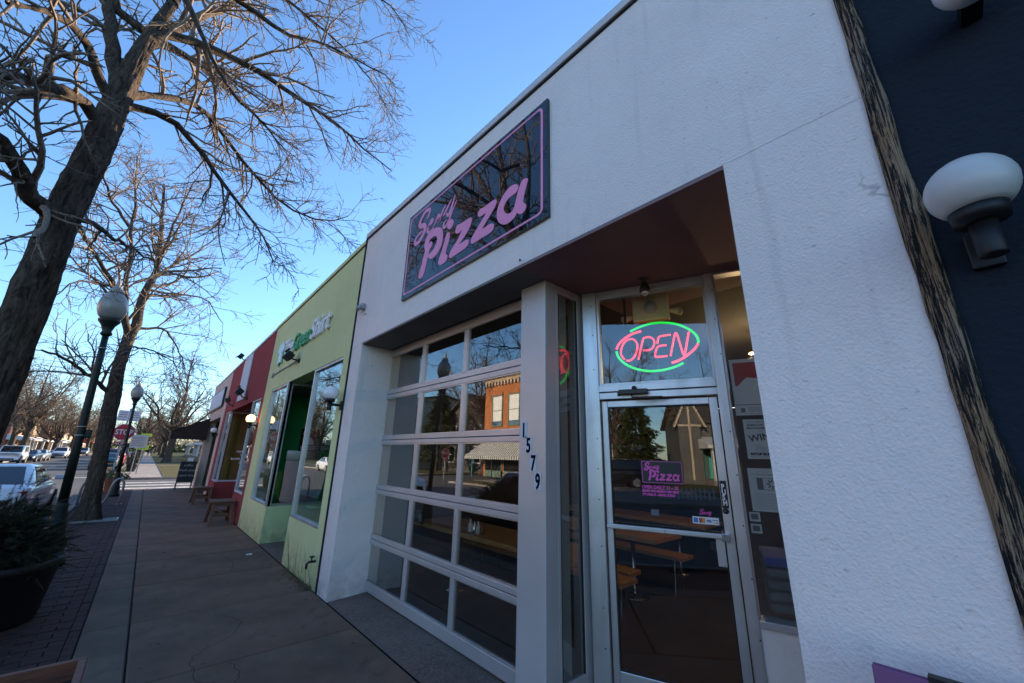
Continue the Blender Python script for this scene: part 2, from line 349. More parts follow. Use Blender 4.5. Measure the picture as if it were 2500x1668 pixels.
def text_mb(txt, size, ext=.002, shear=0, offset=0, align='LEFT', xs=1., space=1.):
    cu = bpy.data.curves.new('tmp', 'FONT'); cu.body = txt; cu.size = size; cu.extrude = ext/2; cu.shear = shear; cu.offset = offset; cu.align_x = align; cu.space_character = space; cu.resolution_u = 3
    m = grab(cu, MB()); m.v = [(x*xs, y, z) for x, y, z in m.v]; return m
def xf(mb, M): mb.v = [tuple(M @ Vector(p)) for p in mb.v]; return mb
def stroke(p, w0, closed=False):
    q = smooth_poly(p, 5, closed); n = len(q); L = []; Rr = []
    for i in range(n):
        t = (q[min(i+1, n-1)]-q[max(i-1, 0)]); t.z = 0; t.normalize(); nn = Vector((-t.y, t.x, 0)); w_ = w0 if isinstance(w0, float) else w0[0]+(w0[1]-w0[0])*math.sin(math.pi*i/(n-1))
        if i in (0, n-1): w_ *= .5
        L.append(q[i]+nn*w_/2); Rr.append(q[i]-nn*w_/2)
    m = MB(); m.add(L+Rr, [(i, n+i, n+i+1, i+1) for i in range(n-1)]); return m
def thick(mb, t):
    """give flat strips (z=0) a thickness"""
    n = len(mb.v); vs_ = list(mb.v)+[(x, y, z+t) for x, y, z in mb.v]; edges = {}
    for f in mb.f:
        for i in range(len(f)):
            e = (f[i], f[(i+1) % len(f)]); edges[e] = 1
    side = [(a, b_, b_+n, a+n) for a, b_ in edges if (b_, a) not in edges]
    o = MB(); o.v = vs_; o.f = [f[::-1] for f in mb.f]+[tuple(i+n for i in f) for f in mb.f]+side; return o
# placement frames: facade (X = plane), door wall
def MF(X, Y, z): return Matrix(((0, 0, -1, X), (-1, 0, 0, Y), (0, 1, 0, z), (0, 0, 0, 1)))
DA = Vector((2.60, 1.97, 0)); DD = Vector((.355, -.935, 0)).normalized(); DN = Vector((DD.y, -DD.x, 0))   # DN points to the street
def DM(s, z, o=0):
    P = DA+DD*s+DN*o; return Matrix(((DD.x, 0, DN.x, P.x), (DD.y, 0, DN.y, P.y), (0, 1, 0, z), (0, 0, 0, 1)))
def dbox(mb, s0, s1, z0, z1, o0, o1): return mb.box(s0, s1, z0, z1, o0, o1, DM(0, 0, 0))
F0 = 1.835
# ================================================================ setting
struct(MB().box(-900, 900, -300, 1800, -.40, -.30).build('ground', 'lawn_grass'))
road = struct(MB().box(-10.6, -1.32, -90, 900, -.30, -.11).build('road', 'asphalt'))
MB().box(-160, -10.6, 22.9, 31.7, -.30, -.112).box(-1.32, 160, 22.9, 31.7, -.30, -.112).build('side_street', 'asphalt', road)
mk = MB()
for i in range(46): mk.box(-5.9, -5.78, 34+i*9, 37.5+i*9, -.11, -.106)
mk.build('lane_line', 'road_paint', road)
for k, (y0, y1) in enumerate(((24.6, 25.3), (26.6, 27.2), (28.6, 29.2))):
    MB().box(-1.2, 7.0, y0, y1, -.112, -.107).build('crosswalk_stripe', 'road_paint', road)
MB().box(-4.9, -2.2, 34.4, 34.8, -.11, -.106).build('stop_line', 'road_paint', road)

sw = struct(MB().box(-1.16, 6.0, -12, 22.75, -.30, -.035).build('sidewalk', 'joint_dirt'))
slabs = [(-8.4+1.4*i) for i in range(23)]
smesh = {}
def slab(x0, x1, y0, y1, m, nm='slab', zt=0.0, g=.006):
    key = (round(x1-x0, 3), round(y1-y0, 3), m)
    if key not in smesh:
        mb = MB(); a, c = (x1-x0)/2-g, (y1-y0)/2-g; ch = .010
        mb.add([(-a, -c, -.05), (a, -c, -.05), (a, c, -.05), (-a, c, -.05), (-a, -c, -ch), (a, -c, -ch), (a, c, -ch), (-a, c, -ch), (-a+ch, -c+ch, 0), (a-ch, -c+ch, 0), (a-ch, c-ch, 0), (-a+ch, c-ch, 0)],
               [(0, 1, 5, 4), (1, 2, 6, 5), (2, 3, 7, 6), (3, 0, 4, 7), (4, 5, 9, 8), (5, 6, 10, 9), (6, 7, 11, 10), (7, 4, 8, 11), (8, 9, 10, 11)])
        me = bpy.data.meshes.new(nm); me.from_pydata(mb.v, [], mb.f); me.materials.append(MATS[m]); smesh[key] = me
    o = bpy.data.objects.new(nm, smesh[key]); col.objects.link(o); o.parent = sw
    o.location = ((x0+x1)/2, (y0+y1)/2, zt+random.uniform(-.004, .002)); o.rotation_euler = (random.uniform(-.0015, .0015), random.uniform(-.0015, .0015), 0); return o
for y in slabs:
    if y+1.4 < 22.8:
        slab(.225, F0, y, y+1.4, 'sidewalk_concrete'); slab(-.1, .225, y, y+1.4, 'band_concrete')
slab(.225, F0, 22.4, 22.75, 'sidewalk_concrete'); slab(-.1, .225, 22.4, 22.75, 'band_concrete')
MB().box(-1.32, -1.16, -60, 22.75, -.30, .004).build('kerb', 'kerb_concrete', sw, bevel=.02)
MB().box(-1.16, 6.0, 22.75, 22.9, -.30, .002).build('kerb', 'kerb_concrete', sw, bevel=.02)
# brick pavers of the planting strip: the 300 nearest one by one, the rest as one part
bm_ = MB().box(-.1, .1, -.05, .05, -.05, 0); bme = bpy.data.meshes.new('paver'); bme.from_pydata(bm_.v, [], bm_.f); bme.materials.append(MATS['paver_brick'])
eb = MB().box(-.034, .034, -.071, .071, -.05, 0); eme = bpy.data.meshes.new('edge_brick'); eme.from_pydata(eb.v, [], eb.f); eme.materials.append(MATS['paver_brick'])
rest = MB(); cnt = 0
ys = np.arange(3.55, 22.6, .106)
hme = bpy.data.meshes.new('half_brick'); hb = MB().box(-.046, .046, -.05, .05, -.05, 0); hme.from_pydata(hb.v, [], hb.f); hme.materials.append(MATS['paver_brick'])
for r_, y in enumerate(ys):
    row = [(-.278-.206*k, .1) for k in range(5)] if r_ % 2 else [(-.226, .046)]+[(-.381-.206*k, .1) for k in range(4)]
    for x, hw in row:
        if (y-13.57)**2+(x+.68)**2 < .30 or (y-5.0)**2+(x+.98)**2 < .12: continue
        dz = random.uniform(-.006, .001)
        if y > 4.0 and cnt < 300:
            o = bpy.data.objects.new('paver_brick', bme if hw > .05 else hme); col.objects.link(o); o.parent = sw; o.location = (x, y, dz); o.rotation_euler = (random.uniform(-.01, .01), random.uniform(-.01, .01), random.uniform(-.012, .012)); cnt += 1
        else: rest.box(x-hw, x+hw, y-.05, y+.05, -.05, dz)
for i in range(126):
    y = 4.0+i*.149
    o = bpy.data.objects.new('edge_brick', eme); col.objects.link(o); o.parent = sw; o.location = (-.138-.0, y, random.uniform(-.005, .001)); o.rotation_euler = (0, 0, random.uniform(-.012, .012))
for i in range(-60, 27): rest.box(-.172, -.104, 4.0+i*.149-.07, 4.0+i*.149+.07, -.05, random.uniform(-.005, .001)) if i < 0 else None
ro = rest.build('paver_field', 'paver_brick', sw); ro['kind'] = 'stuff'
# hairline cracks in the walk: thin dark grooves lying on the slabs
crack = MB()
def crack_line(pts, w_=.0045):
    q = smooth_poly([(*p,) for p in pts], 5, False); q = [v+Vector((random.uniform(-.012, .012), random.uniform(-.012, .012), 0)) for v in q]
    m = stroke([(v.x, v.y) for v in q], w_); crack.add([(x, y, .0026) for x, y, z in m.v], m.f)
crack_line([(.86, 5.35), (.98, 5.2), (1.02, 4.98), (.93, 4.75), (.80, 4.62), (.62, 4.45), (.60, 4.22)]); crack_line([(.60, 4.22), (.62, 4.0), (.74, 3.86)]); crack_line([(.83, 4.18), (.86, 3.95), (.80, 3.75)])
crack_line([(1.2, 7.0), (1.3, 7.6), (1.22, 8.3)], .005)
MB().add(crack.v, crack.f).build('crack', 'crack_fill', sw)
# apron in front of the roll-up door
ap = MB(); n = 14
for i in range(n):
    y0, y1 = 1.9+i*(5.06-1.9)/n, 1.9+(i+1)*(5.06-1.9)/n
    ap.add([(F0+.004, y0, .0), (2.42, y0, .030), (2.42, y1, .030), (F0+.004, y1, .0)], [(0, 1, 2, 3)])
ap.build('apron', 'apron_concrete', sw)
ap = MB(); ap.add([(F0+.004, .5, 0), (3.3, .5, .03), (3.3, 1.9, .03), (F0+.004, 1.9, 0)], [(0, 1, 2, 3)]); ap.build('apron', 'apron_concrete', sw)

# far block: walk between lawns, kerbs
far = struct(MB().box(-.35, 1.05, 31.85, 400, -.30, .0).build('far_sidewalk', 'pale_concrete'))
for i in range(40): MB().box(-.35, 1.05, 33+i*1.9, 33.012+i*1.9, .0, .002).build('joint', 'joint_dirt', far) if i < 12 else None
struct(MB().box(1.05, 60, 31.85, 400, -.30, .015).build('lawn', 'lawn_grass'))
struct(MB().box(-1.15, -.35, 40, 400, -.30, .015).build('parkway_lawn', 'lawn_grass'))
struct(MB().box(-1.15, -.35, 31.85, 40, -.30, .002).build('corner_pavement', 'pale_concrete'))
MB().box(-1.32, 60, 31.7, 31.85, -.30, .006).box(-1.32, -1.15, 31.85, 400, -.30, .006).build('kerb', 'kerb_concrete', far)
struct(MB().box(1.05, 3.2, 54.2, 54.9, .015, .02).box(-.35, 1.05, 54.2, 54.9, .0, .006).build('garden_path', 'kerb_concrete'))
opp = struct(MB().box(-10.6, -10.45, -60, 22.9, -.30, .0).box(-10.6, -10.45, 31.7, 500, -.30, .0).build('opposite_kerb', 'kerb_concrete'))
opp.location.x = -.15
struct(MB().box(-14.5, -12.6, -60, 22.9, -.30, .0).box(-14.5, -12.6, 31.7, 500, -.30, 0).build('opposite_sidewalk', 'pale_concrete'))
struct(MB().box(-12.6, -10.75, -60, 22.9, -.30, -.01).box(-12.6, -10.75, 31.7, 500, -.30, -.01).box(-60, -14.5, -60, 22.9, -.30, -.01).box(-60, -14.5, 31.7, 500, -.30, -.01).build('opposite_lawn', 'lawn_grass'))

# ================================================================ white pizza shop
ws = thing('white_shop', 'white stucco storefront with roll-up glass garage door and recessed corner entrance', 'building', (F0, 2.7, 0))
fp = lambda X: (lambda u, v, a: (X+a, u, v))
poly = [(-.03, 0), (.5, 0), (.5, 3.0), (5.05, 3.0), (5.05, 0), (5.40, 0), (5.40, 4.76), (-.03, 4.60)]
def ngon_wall(polys, x0, x1, name, m, parent, fine=0):
    mb = MB()
    for p in polys: mb.prism(p, lambda u, v, a: (a, u, v), x0, x1)
    return mb.build(name, m, parent)
ngon_wall([[(-.03, 3.022), (-.03, 4.60), (5.40, 4.76), (5.40, 3.022)]], F0, 2.10, 'front_wall', 'white_stucco', ws)
ngon_wall([[(5.05, 0), (5.05, 3.02), (5.40, 3.02), (5.40, 0)]], F0, 2.36, 'door_pillar', 'white_stucco_smooth', ws)
ngon_wall([[(-.03, 0), (-.03, 3.02), (.5, 3.02), (.5, 0)]], F0, 3.35, 'corner_wall', 'white_stucco', ws)
# parapet cap and the shadow gap under it
MB().prism([(-.03, 4.585), (-.03, 4.66), (5.41, 4.82), (5.41, 4.745)], lambda u, v, a: (a, u, v), F0-.028, 2.13).build('parapet_cap', 'cap_metal', ws, bevel=.006)
MB().prism([(-.03, 4.570), (-.03, 4.586), (5.40, 4.746), (5.40, 4.730)], lambda u, v, a: (a, u, v), F0-.012, F0+.02).build('cap_drip', 'black_tar', ws)
MB().prism([(5.400, 0), (5.400, 4.77), (5.425, 4.77), (5.425, 0)], lambda u, v, a: (a, u, v), F0-.018, F0+.1).build('joint_seal', 'black_tar', ws)
MB().box(2.10, 16, -.03, 5.40, 3.75, 4.3).build('roof', 'roof_gravel', ws)
MB().box(6.5, 16, -.03, 5.40, 4.3, 6.9).build('added_shade_storey', 'white_stucco_smooth', ws)  # unseen block added to raise the shop's shadow line on the street trees
# soffits
MB().box(F0+.002, 2.235, 1.98, 5.049, 3.0, 3.0215).build('door_soffit', 'soffit_grey', ws)
MB().box(F0+.002, 3.35, .502, 1.9795, 2.9995, 3.0215).build('entry_soffit', 'soffit_brown', ws)
MB().box(2.10, 3.35, .4, 1.98, 3.03, 3.08).build('entry_deck', 'room_ceiling', ws)
# roll-up door
GX = 2.27
gd = MB().box(GX-.03, GX+.05, 5.17, 5.23, .03, 3.0).box(GX-.03, GX+.05, 2.16, 2.20, .03, 3.0).box(GX+.0, GX+.05, 2.2, 5.17, 2.955, 3.0).build('garage_door', 'door_rail', ws, bevel=.004)
MB().box(2.22, GX-.03, 5.19, 5.235, .03, 3.02).build('door_track', 'aluminium', gd)
MB().box(2.237, 2.30, 2.2, 5.235, 3.0, 3.018).build('weather_strip', 'dark_gasket', gd)
MB().box(2.36, 2.40, 5.05, 5.40, 0, 3.06).box(2.30, 2.36, 5.235, 5.40, 0, 3.06).build('inner_jamb', 'white_stucco_smooth', gd)
zr = [(.045, .145), (.555, .655), (1.125, 1.225), (1.725, 1.825), (2.315, 2.425), (2.905, 2.955)]
for i, (a, c) in enumerate(zr):
    if 0 < i < 5:
        m_ = (a+c)/2
        MB().box(GX-.012, GX+.035, 2.2, 5.17, a, m_-.003).build('rail', 'door_rail', gd, bevel=.004); MB().box(GX-.012, GX+.035, 2.2, 5.17, m_+.003, c).build('rail', 'door_rail', gd, bevel=.004)
    else: MB().box(GX-.012, GX+.035, 2.2, 5.17, a, c).build('rail', 'door_rail', gd, bevel=.004)
ycols = [(2.2, 2.235), (3.225, 3.285), (4.10, 4.165), (5.125, 5.17)]
for i in range(5):
    za, zb = zr[i][1], zr[i+1][0]
    for j, (a, c) in enumerate(ycols): MB().box(GX-.010, GX+.030, a, c, za, zb).build('stile', 'door_rail', gd, bevel=.003)
    for j in range(3):
        y0, y1 = ycols[j][1], ycols[j+1][0]
        MB().box(GX+.008, GX+.014, y0, y1, za, zb).build('pane', 'window_glass', gd)
        fr = MB(); e = .010
        fr.box(GX-.004, GX+.008, y0, y1, za, za+e).box(GX-.004, GX+.008, y0, y1, zb-e, zb).box(GX-.004, GX+.008, y0, y0+e, za+e, zb-e).box(GX-.004, GX+.008, y1-e, y1, za+e, zb-e)
        fr.build('pane_bead', 'aluminium', gd)
# clad column with the street number
colm = MB().box(2.125, 2.255, 1.985, 2.265, .0, 2.9985).build('column', 'column_panel', ws, bevel=.006)
MB().box(2.255, 2.42, 2.02, 2.265, 0, 2.9985).build('column_core', 'column_panel', colm)
for ch, Y, z in (('1', 2.243, 1.748), ('5', 2.190, 1.636), ('7', 2.139, 1.510), ('9', 2.092, 1.384)):
    pl = MB().box(2.121, 2.125, Y-.068, Y, z-.006, z+.116).build('number_plate', 'number_plate', colm)
    t = text_mb(ch, .150, .003, 0, .004, xs=.66); t = xf(t, MF(2.1195, Y-.010, z+.002)); t.build('numeral', 'navy_ink', colm)
# side light between column and entrance
sl_ = MB().box(2.255, 2.285, 1.985, 2.019, .12, 2.9985).box(2.53, 2.615, 1.985, 2.03, .12, 2.9985).box(2.285, 2.53, 1.985, 2.02, 2.93, 2.9985).box(2.285, 2.53, 1.985, 2.02, .12, .2).build('side_window', 'column_panel', ws, bevel=.004)
MB().box(2.285, 2.53, 2.000, 2.006, .2, 2.93).build('pane', 'window_glass', sl_)
MB().box(2.285, 2.296, 1.99, 2.0, .2, 2.93).box(2.519, 2.53, 1.99, 2.0, .2, 2.93).build('gasket', 'dark_gasket', sl_)
MB().box(2.255, 2.62, 1.98, 2.03, .0, .12).build('sill', 'aluminium', sl_)
# angled entrance: posts, transom, door, side light
ef = MB(); dbox(ef, .0, .12, 0, 2.9985, -.08, .03); dbox(ef, .966, 1.032, 0, 2.9985, -.08, .03); dbox(ef, .12, .966, 2.94, 2.9985, -.07, .02)
en = ef.build('entrance_frame', 'aluminium', ws, bevel=.004)
m = MB(); dbox(m, .12, .966, 2.118, 2.172, -.07, .034); dbox(m, .12, .966, 2.06, 2.112, -.07, .026); m.build('transom_bar', 'aluminium', en, bevel=.003)
m = MB(); dbox(m, .12, .966, 2.1125, 2.1175, -.05, .0); m.build('transom_gap', 'dark_gasket', en)
m = MB(); dbox(m, .14, .952, 2.19, 2.925, -.031, -.025); m.build('transom_pane', 'shop_glass', en)
m = MB()
for a in ((.12, .14, 2.172, 2.94), (.952, .966, 2.172, 2.94), (.14, .952, 2.172, 2.19), (.14, .952, 2.925, 2.94)): dbox(m, *a, -.045, .012)
m.build('transom_bead', 'aluminium', en, bevel=.002)
screws = MB()
for z in (.35, .62, .95, 1.25, 1.56, 1.78, 2.3, 2.62, 2.86):
    for s_ in (.085, 1.018):
        c = DA+DD*(s_+random.uniform(-.006, .006))+DN*.031; screws.ball((c.x, c.y, z+random.uniform(-.06, .06)), .005, 6, 4)
screws.build('screw', 'dark_gasket', en)
# door leaf
m = MB(); dbox(m, .126, .172, .04, 2.05, -.055, -.01); dbox(m, .905, .960, .04, 2.05, -.055, -.01); dbox(m, .172, .905, 2.0, 2.05, -.055, -.01); dbox(m, .172, .905, .04, .235, -.055, -.01)
dr = m.build('entrance_door', 'aluminium', ws, bevel=.004)
m = MB(); dbox(m, .172, .905, .235, 2.0, -.036, -.030); m.build('pane', 'shop_glass', dr)
m = MB()
for a in ((.172, .180, .235, 2.0), (.897, .905, .235, 2.0), (.18, .897, .235, .243), (.18, .897, 1.992, 2.0)): dbox(m, *a, -.030, -.014)
m.build('gasket', 'dark_gasket', dr)
m = MB(); dbox(m, .135, .915, 1.118, 1.150, .012, .040); m.build('push_bar', 'aluminium', dr, bevel=.006)
m = MB(); dbox(m, .137, .165, 1.118, 1.150, -.01, .012); m.build('bar_bracket', 'chrome', dr, bevel=.003); m = MB(); dbox(m, .885, .93, 1.105, 1.155, -.01, .046); m.build('bar_bracket', 'chrome', dr, bevel=.003)
m = MB(); dbox(m, .845, .897, .95, 1.117, -.028, -.006); m.build('latch_guard', 'aluminium', dr, bevel=.002)
lk = MB(); c = DA+DD*.925; lk.lathe([(.019, 0), (.019, .006), (.010, .012)], (0, 0, 0), 16); xf(lk, DM(.926, 1.288, -.01)); lk.build('lock_cylinder', 'bronze', dr, True)
m = MB(); dbox(m, .908, .948, 1.305, 1.478, -.0095, -.007); m.build('push_plate', 'decal_black', dr)
t = MB()
for i, ch in enumerate('PUSH'):
    q = text_mb(ch, .046, .001, 0, .002, xs=.8); xf(q, DM(.915, 1.425-i*.034, -.0062)); t.add(q.v, q.f)
t.build('push_lettering', 'letter_white', dr)
# closer above the door
m = MB(); dbox(m, .285, .50, 2.085, 2.122, .03, .085); dbox(m, .265, .29, 2.08, 2.115, .027, .04); cl = m.build('door_closer', 'bronze', en, bevel=.005)
kb = MB(); c = DA+DD*.40+DN*.055; kb.lathe([(.016, 0), (.020, .012), (.012, .026), (.004, .028)], (c.x, c.y, 2.122), 12); kb.build('closer_knob', 'bronze', cl, True)
ar = MB(); P = lambda s_, z, o: tuple(DA+DD*s_+DN*o+Vector((0, 0, z)))
ar.tube([P(.38, 2.085, .06), P(.38, 2.062, .06), P(.46, 2.05, .10), P(.62, 2.052, .045), P(.63, 2.052, -.005)], .006, 6); ar.tube([P(.38, 2.062, .06), P(.60, 2.058, .06)], .005, 6); ar.build('closer_arm', 'bronze', cl, True)
# right side light, sill, knee wall
m = MB(); dbox(m, 1.032, 1.60, .69, 2.98, -.036, -.030); sg = m.build('corner_window', 'shop_glass', ws)
m = MB(); dbox(m, 1.032, 1.60, .655, .695, -.07, .045); dbox(m, 1.032, 1.60, 2.98, 2.9985, -.07, .02); dbox(m, 1.032, 1.045, .695, 2.98, -.05, .0); m.build('window_sill', 'aluminium', sg, bevel=.003)
m = MB(); dbox(m, 1.032, 1.60, 0, .655, -.09, .02); m.build('knee_wall', 'white_stucco_smooth', ws)

# interior of the pizza shop
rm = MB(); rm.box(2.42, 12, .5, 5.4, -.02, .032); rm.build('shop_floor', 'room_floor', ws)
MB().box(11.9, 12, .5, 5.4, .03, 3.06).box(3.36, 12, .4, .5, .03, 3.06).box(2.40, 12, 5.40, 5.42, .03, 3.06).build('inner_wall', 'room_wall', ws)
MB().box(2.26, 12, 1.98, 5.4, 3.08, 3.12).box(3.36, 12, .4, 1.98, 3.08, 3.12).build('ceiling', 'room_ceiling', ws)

def table(x0, x1, y0, y1, zt, label, legs, grp):
    t = thing('wooden_table', label, 'table', ((x0+x1)/2, (y0+y1)/2, .032), grp)
    MB().box(x0, x1, y0, y1, zt-.05, zt).build('table_top', 'table_wood', t, bevel=.006)
    for (lx, ly) in legs:
        MB().lathe([(.16, 0), (.16, .012), (.03, .03), (.025, .06), (.025, zt-.082)], (lx, ly, .032), 14).build('leg', 'chrome', t, True)
def bench(x0, x1, y0, y1, zt, label, grp):
    t = thing('wooden_bench', label, 'bench', ((x0+x1)/2, (y0+y1)/2, .032), grp)
    MB().box(x0, x1, y0, y1, zt-.045, zt).build('seat', 'table_wood', t, bevel=.006)
    for yy in (y0+.15, y1-.15): MB().tube([(x0+.05, yy, .032), (x0+.09, yy, zt-.045)], .010, 6).build('leg', 'chrome', t); MB().tube([(x1-.05, yy, .032), (x1-.09, yy, zt-.045)], .010, 6).build('leg', 'chrome', t)
G1 = 'tables inside the pizza shop'; G2 = 'benches inside the pizza shop'
table(2.86, 3.50, 2.35, 5.1, .76, 'long wooden table right behind the roll-up glass door', [(3.18, 3.0), (3.18, 4.5)], G1)
table(4.34, 4.98, 2.42, 5.1, .76, 'wooden table with chrome pedestal seen through the entrance door', [(4.70, 2.92), (4.70, 4.5)], G1)
table(5.85, 6.5, 2.5, 5.1, .76, 'wooden table farthest inside the dark pizza shop', [(6.18, 3.05), (6.18, 4.5)], G1)
bench(3.62, 3.92, 2.4, 5.0, .46, 'wooden bench behind the table nearest the glass door', G2)
bench(5.12, 5.42, 2.5, 5.0, .46, 'wooden bench between the two inner tables', G2)
bench(4.0, 4.24, 2.55, 5.0, .46, 'wooden bench in front of the table behind the entrance door', G2)
for i, (yy, h, mt) in enumerate(((3.98, .13, 'bottle_white'), (3.90, .11, 'chrome'), (3.83, .12, 'bottle_white'), (3.76, .11, 'bottle_brown'))):
    o = solo(MB().lathe([(.024, 0), (.026, .01), (.026, h*.6), (.012, h*.78), (.010, h), (.004, h+.01)], (2.98, yy, .76), 12), 'condiment_bottle', mt, ['white squeeze bottle standing leftmost of the four on the window table', 'metal shaker second from left on the window table', 'white shaker third from left on the window table', 'brown bottle rightmost of the four on the window table'][i], 'bottle', (2.98, yy, .76), 'condiments on the window table', True)
bw = thing('paper_bowl', 'white bowl with green salad on the window table', 'bowl', (3.02, 2.98, .76))
MB().lathe([(.05, 0), (.06, .004), (.12, .05), (.125, .055), (.115, .052), (.055, .01)], (3.02, 2.98, .76), 20).build('bowl', 'bottle_white', bw, True); MB().ball((3.02, 2.98, .785), .085, 12, 8, .35).build('salad', 'leafy', bw, True)
tb = thing('table_tablet', 'small black screen hanging behind the glass of the roll-up door', 'tablet', (2.33, 4.02, .95))
MB().box(2.30, 2.325, 3.92, 4.14, .90, 1.03).build('case', 'black_plastic', tb, bevel=.008); MB().box(2.297, 2.2995, 3.93, 3.99, .93, 1.0).build('card', 'ink_grey', tb)
# emergency light behind the transom, neon sign, posters
c = DA+DD*.54-DN*.17
el = thing('emergency_light', 'cream emergency light box with two lamp heads above the OPEN sign', 'light', (c.x, c.y, 2.74))
m = MB(); m.box(-.149, .149, -.117, .117, -.035, .035, DM(.540, 2.858, -.195)); m.build('housing', 'beige_plastic', el, bevel=.012)
m = MB().lathe([(.056, 0), (.056, .006), (.01, .008)], (0, 0, 0), 20); xf(m, DM(.543, 2.854, -.158)); m.build('lens', 'number_plate', el, True)
for s_, z in ((.345, 2.785), (.738, 2.803)):
    m = MB().lathe([(.010, -.05), (.018, -.04), (.034, .045), (.030, .047)], (0, 0, 0), 14); xf(m, DM(s_, z, -.18) @ Matrix.Rotation(R(60 if s_ > .5 else -60), 4, 'Y') @ Matrix.Rotation(R(20), 4, 'X')); m.build('lamp_head', 'beige_plastic', el, True)
c = DA+DD*.57-DN*.07
ns = thing('neon_sign', 'lit neon OPEN sign, red letters in a green and red oval, behind the transom', 'neon sign', (c.x, c.y, 2.28))
NEON = {
 'O': [(0.318,2.397),(0.293,2.441),(0.298,2.491),(0.323,2.540),(0.362,2.566),(0.404,2.559),(0.428,2.517),(0.420,2.456),(0.394,2.408),(0.361,2.384),(0.332,2.387)],
 'P': [(0.429,2.386),(0.453,2.475),(0.478,2.555),(0.490,2.564),(0.527,2.567),(0.560,2.538),(0.556,2.491),(0.526,2.459),(0.472,2.459)],
 'E1': [(0.585,2.504),(0.597,2.553),(0.630,2.565),(0.691,2.566)],
 'E2': [(0.652,2.484),(0.591,2.480),(0.565,2.436),(0.562,2.400),(0.575,2.394),(0.651,2.395)],
 'N': [(0.674,2.392),(0.700,2.490),(0.723,2.570),(0.737,2.563),(0.752,2.48),(0.767,2.399),(0.779,2.403),(0.802,2.49),(0.824,2.574)],
 'g1': [(0.377,2.633),(0.453,2.661),(0.548,2.680),(0.649,2.674),(0.745,2.647),(0.826,2.595),(0.868,2.547),(0.883,2.502),(0.881,2.476)],
 'r1': [(0.878,2.469),(0.851,2.432),(0.786,2.381),(0.727,2.350),(0.678,2.337)],
 'g2': [(0.762,2.328),(0.694,2.301),(0.606,2.284),(0.508,2.284),(0.408,2.309),(0.328,2.354),(0.273,2.414),(0.255,2.473)],
 'r2': [(0.257,2.490),(0.279,2.533),(0.331,2.579),(0.397,2.611),(0.467,2.625)]}
for k, p in NEON.items():
    q = [DM(0, 0, -.07) @ v for v in smooth_poly(p, 5, False)]
    MB().tube(q, .0075 if k[0] in 'OPEN' else .0095, 8).build({'O': 'letter', 'P': 'letter', 'E': 'letter', 'N': 'letter'}.get(k[0], 'oval_tube'), 'neon_green' if k[0] == 'g' else 'neon_red', ns, True)
m = MB()
for s_ in (.37, .57, .77): dbox(m, s_-.004, s_+.004, 2.30, 2.66, -.095, -.088)
dbox(m, .30, .85, 2.475, 2.483, -.103, -.095); m.build('sign_rack', 'dark_gasket', ns)
m = MB(); dbox(m, .33, .35, 2.66, 3.0, -.09, -.088); m.build('hanging_wire', 'dark_gasket', ns)
def poster(label, s0, s1, z0, z1, build, o=-.040):
    c = DA+DD*s0+DN*o; t = thing('window_poster', label, 'poster', (c.x, c.y, z0), 'posters in the corner window')
    m = MB(); dbox(m, s0, s1, z0, z1, o-.0015, o+.0005-.0); m.build('sheet', 'paper_white', t); build(t, o+.0015); return t
def pb(t, mt, s0, s1, z0, z1, o): m = MB(); dbox(m, s0, s1, z0, z1, o-.0006, o+.0004); m.build('print', mt, t)
def ptxt(t, txt, s_, z, size, mt, o, sh=0, rot=0, xs=1., off=0, sub='lettering'):
    q = text_mb(txt, size, .0006, sh, off, xs=xs); xf(q, DM(s_, z, o) @ Matrix.Rotation(rot, 4, 'Z')); q.build(sub, mt, t)
def p_red(t, o):
    pb(t, 'paper_red', 1.085, 1.33, 2.12, 2.29, o)
    m = MB(); m.prism([(1.085, 1.99), (1.33, 1.99), (1.33, 2.14), (1.27, 2.19), (1.22, 2.17), (1.16, 2.18), (1.10, 2.12)], lambda u, v, a: tuple(DM(0, 0, 0) @ Vector((u, v, a))), o+.0005, o+.0012); m.build('print', 'paper_white', t)
    pb(t, 'ink_grey', 1.07, 1.34, 1.985, 1.99, o); pb(t, 'ink_grey', 1.10, 1.125, 1.935, 1.965, o)
    for i in range(4): ptxt(t, ['Sustainable seafood MARKET', 'VEGETABLE STORAGE', 'POINTS AVAILABLE', 'come in today'][i], 1.145, 1.965-.014*i, .013, 'ink_grey', o)
def p_wing(t, o):
    ptxt(t, 'Try our NEW OVEN BAKED', 1.115, 1.862, .016, 'ink_grey', o, .2); ptxt(t, 'BUFFALO OR', 1.12, 1.842, .016, 'ink_grey', o, .3, 0, 1, .001); ptxt(t, 'BBQ FLAVORED!', 1.115, 1.822, .016, 'ink_grey', o, .3, 0, 1, .001)
    ptxt(t, 'WINGS', 1.125, 1.735, .062, 'decal_black', o, 0, R(9), 1, .0015); ptxt(t, 'Pizza', 1.15, 1.675, .055, 'number_plate', o, .2)
    ptxt(t, 'BOTTLES OR BASKETS', 1.12, 1.650, .020, 'decal_black', o, 0, 0, .8, .002); ptxt(t, 'served with your choice of sauce', 1.12, 1.637, .011, 'ink_grey', o)
def p_page(t, o):
    ptxt(t, 'garbanzo', 1.14, 1.54, .018, 'number_plate', o); ptxt(t, 'Event Reception Neighborhood', 1.10, 1.522, .013, 'ink_grey', o)
    pb(t, 'ink_grey', 1.13, 1.30, 1.43, 1.505, o); pb(t, 'paper_white', 1.165, 1.30, 1.433, 1.502, o+.0008)
    for i in range(8):
        a = i*math.pi/4; m = MB(); m.box(.012, .03, -.005, .005, 0, .0006, DM(1.215, 1.468, o+.0012) @ Matrix.Rotation(a, 4, 'Z')); m.build('print', 'ink_grey', t)
    for i in range(9): pb(t, 'number_plate', 1.105, 1.30, 1.315+.011*i, 1.318+.011*i, o)
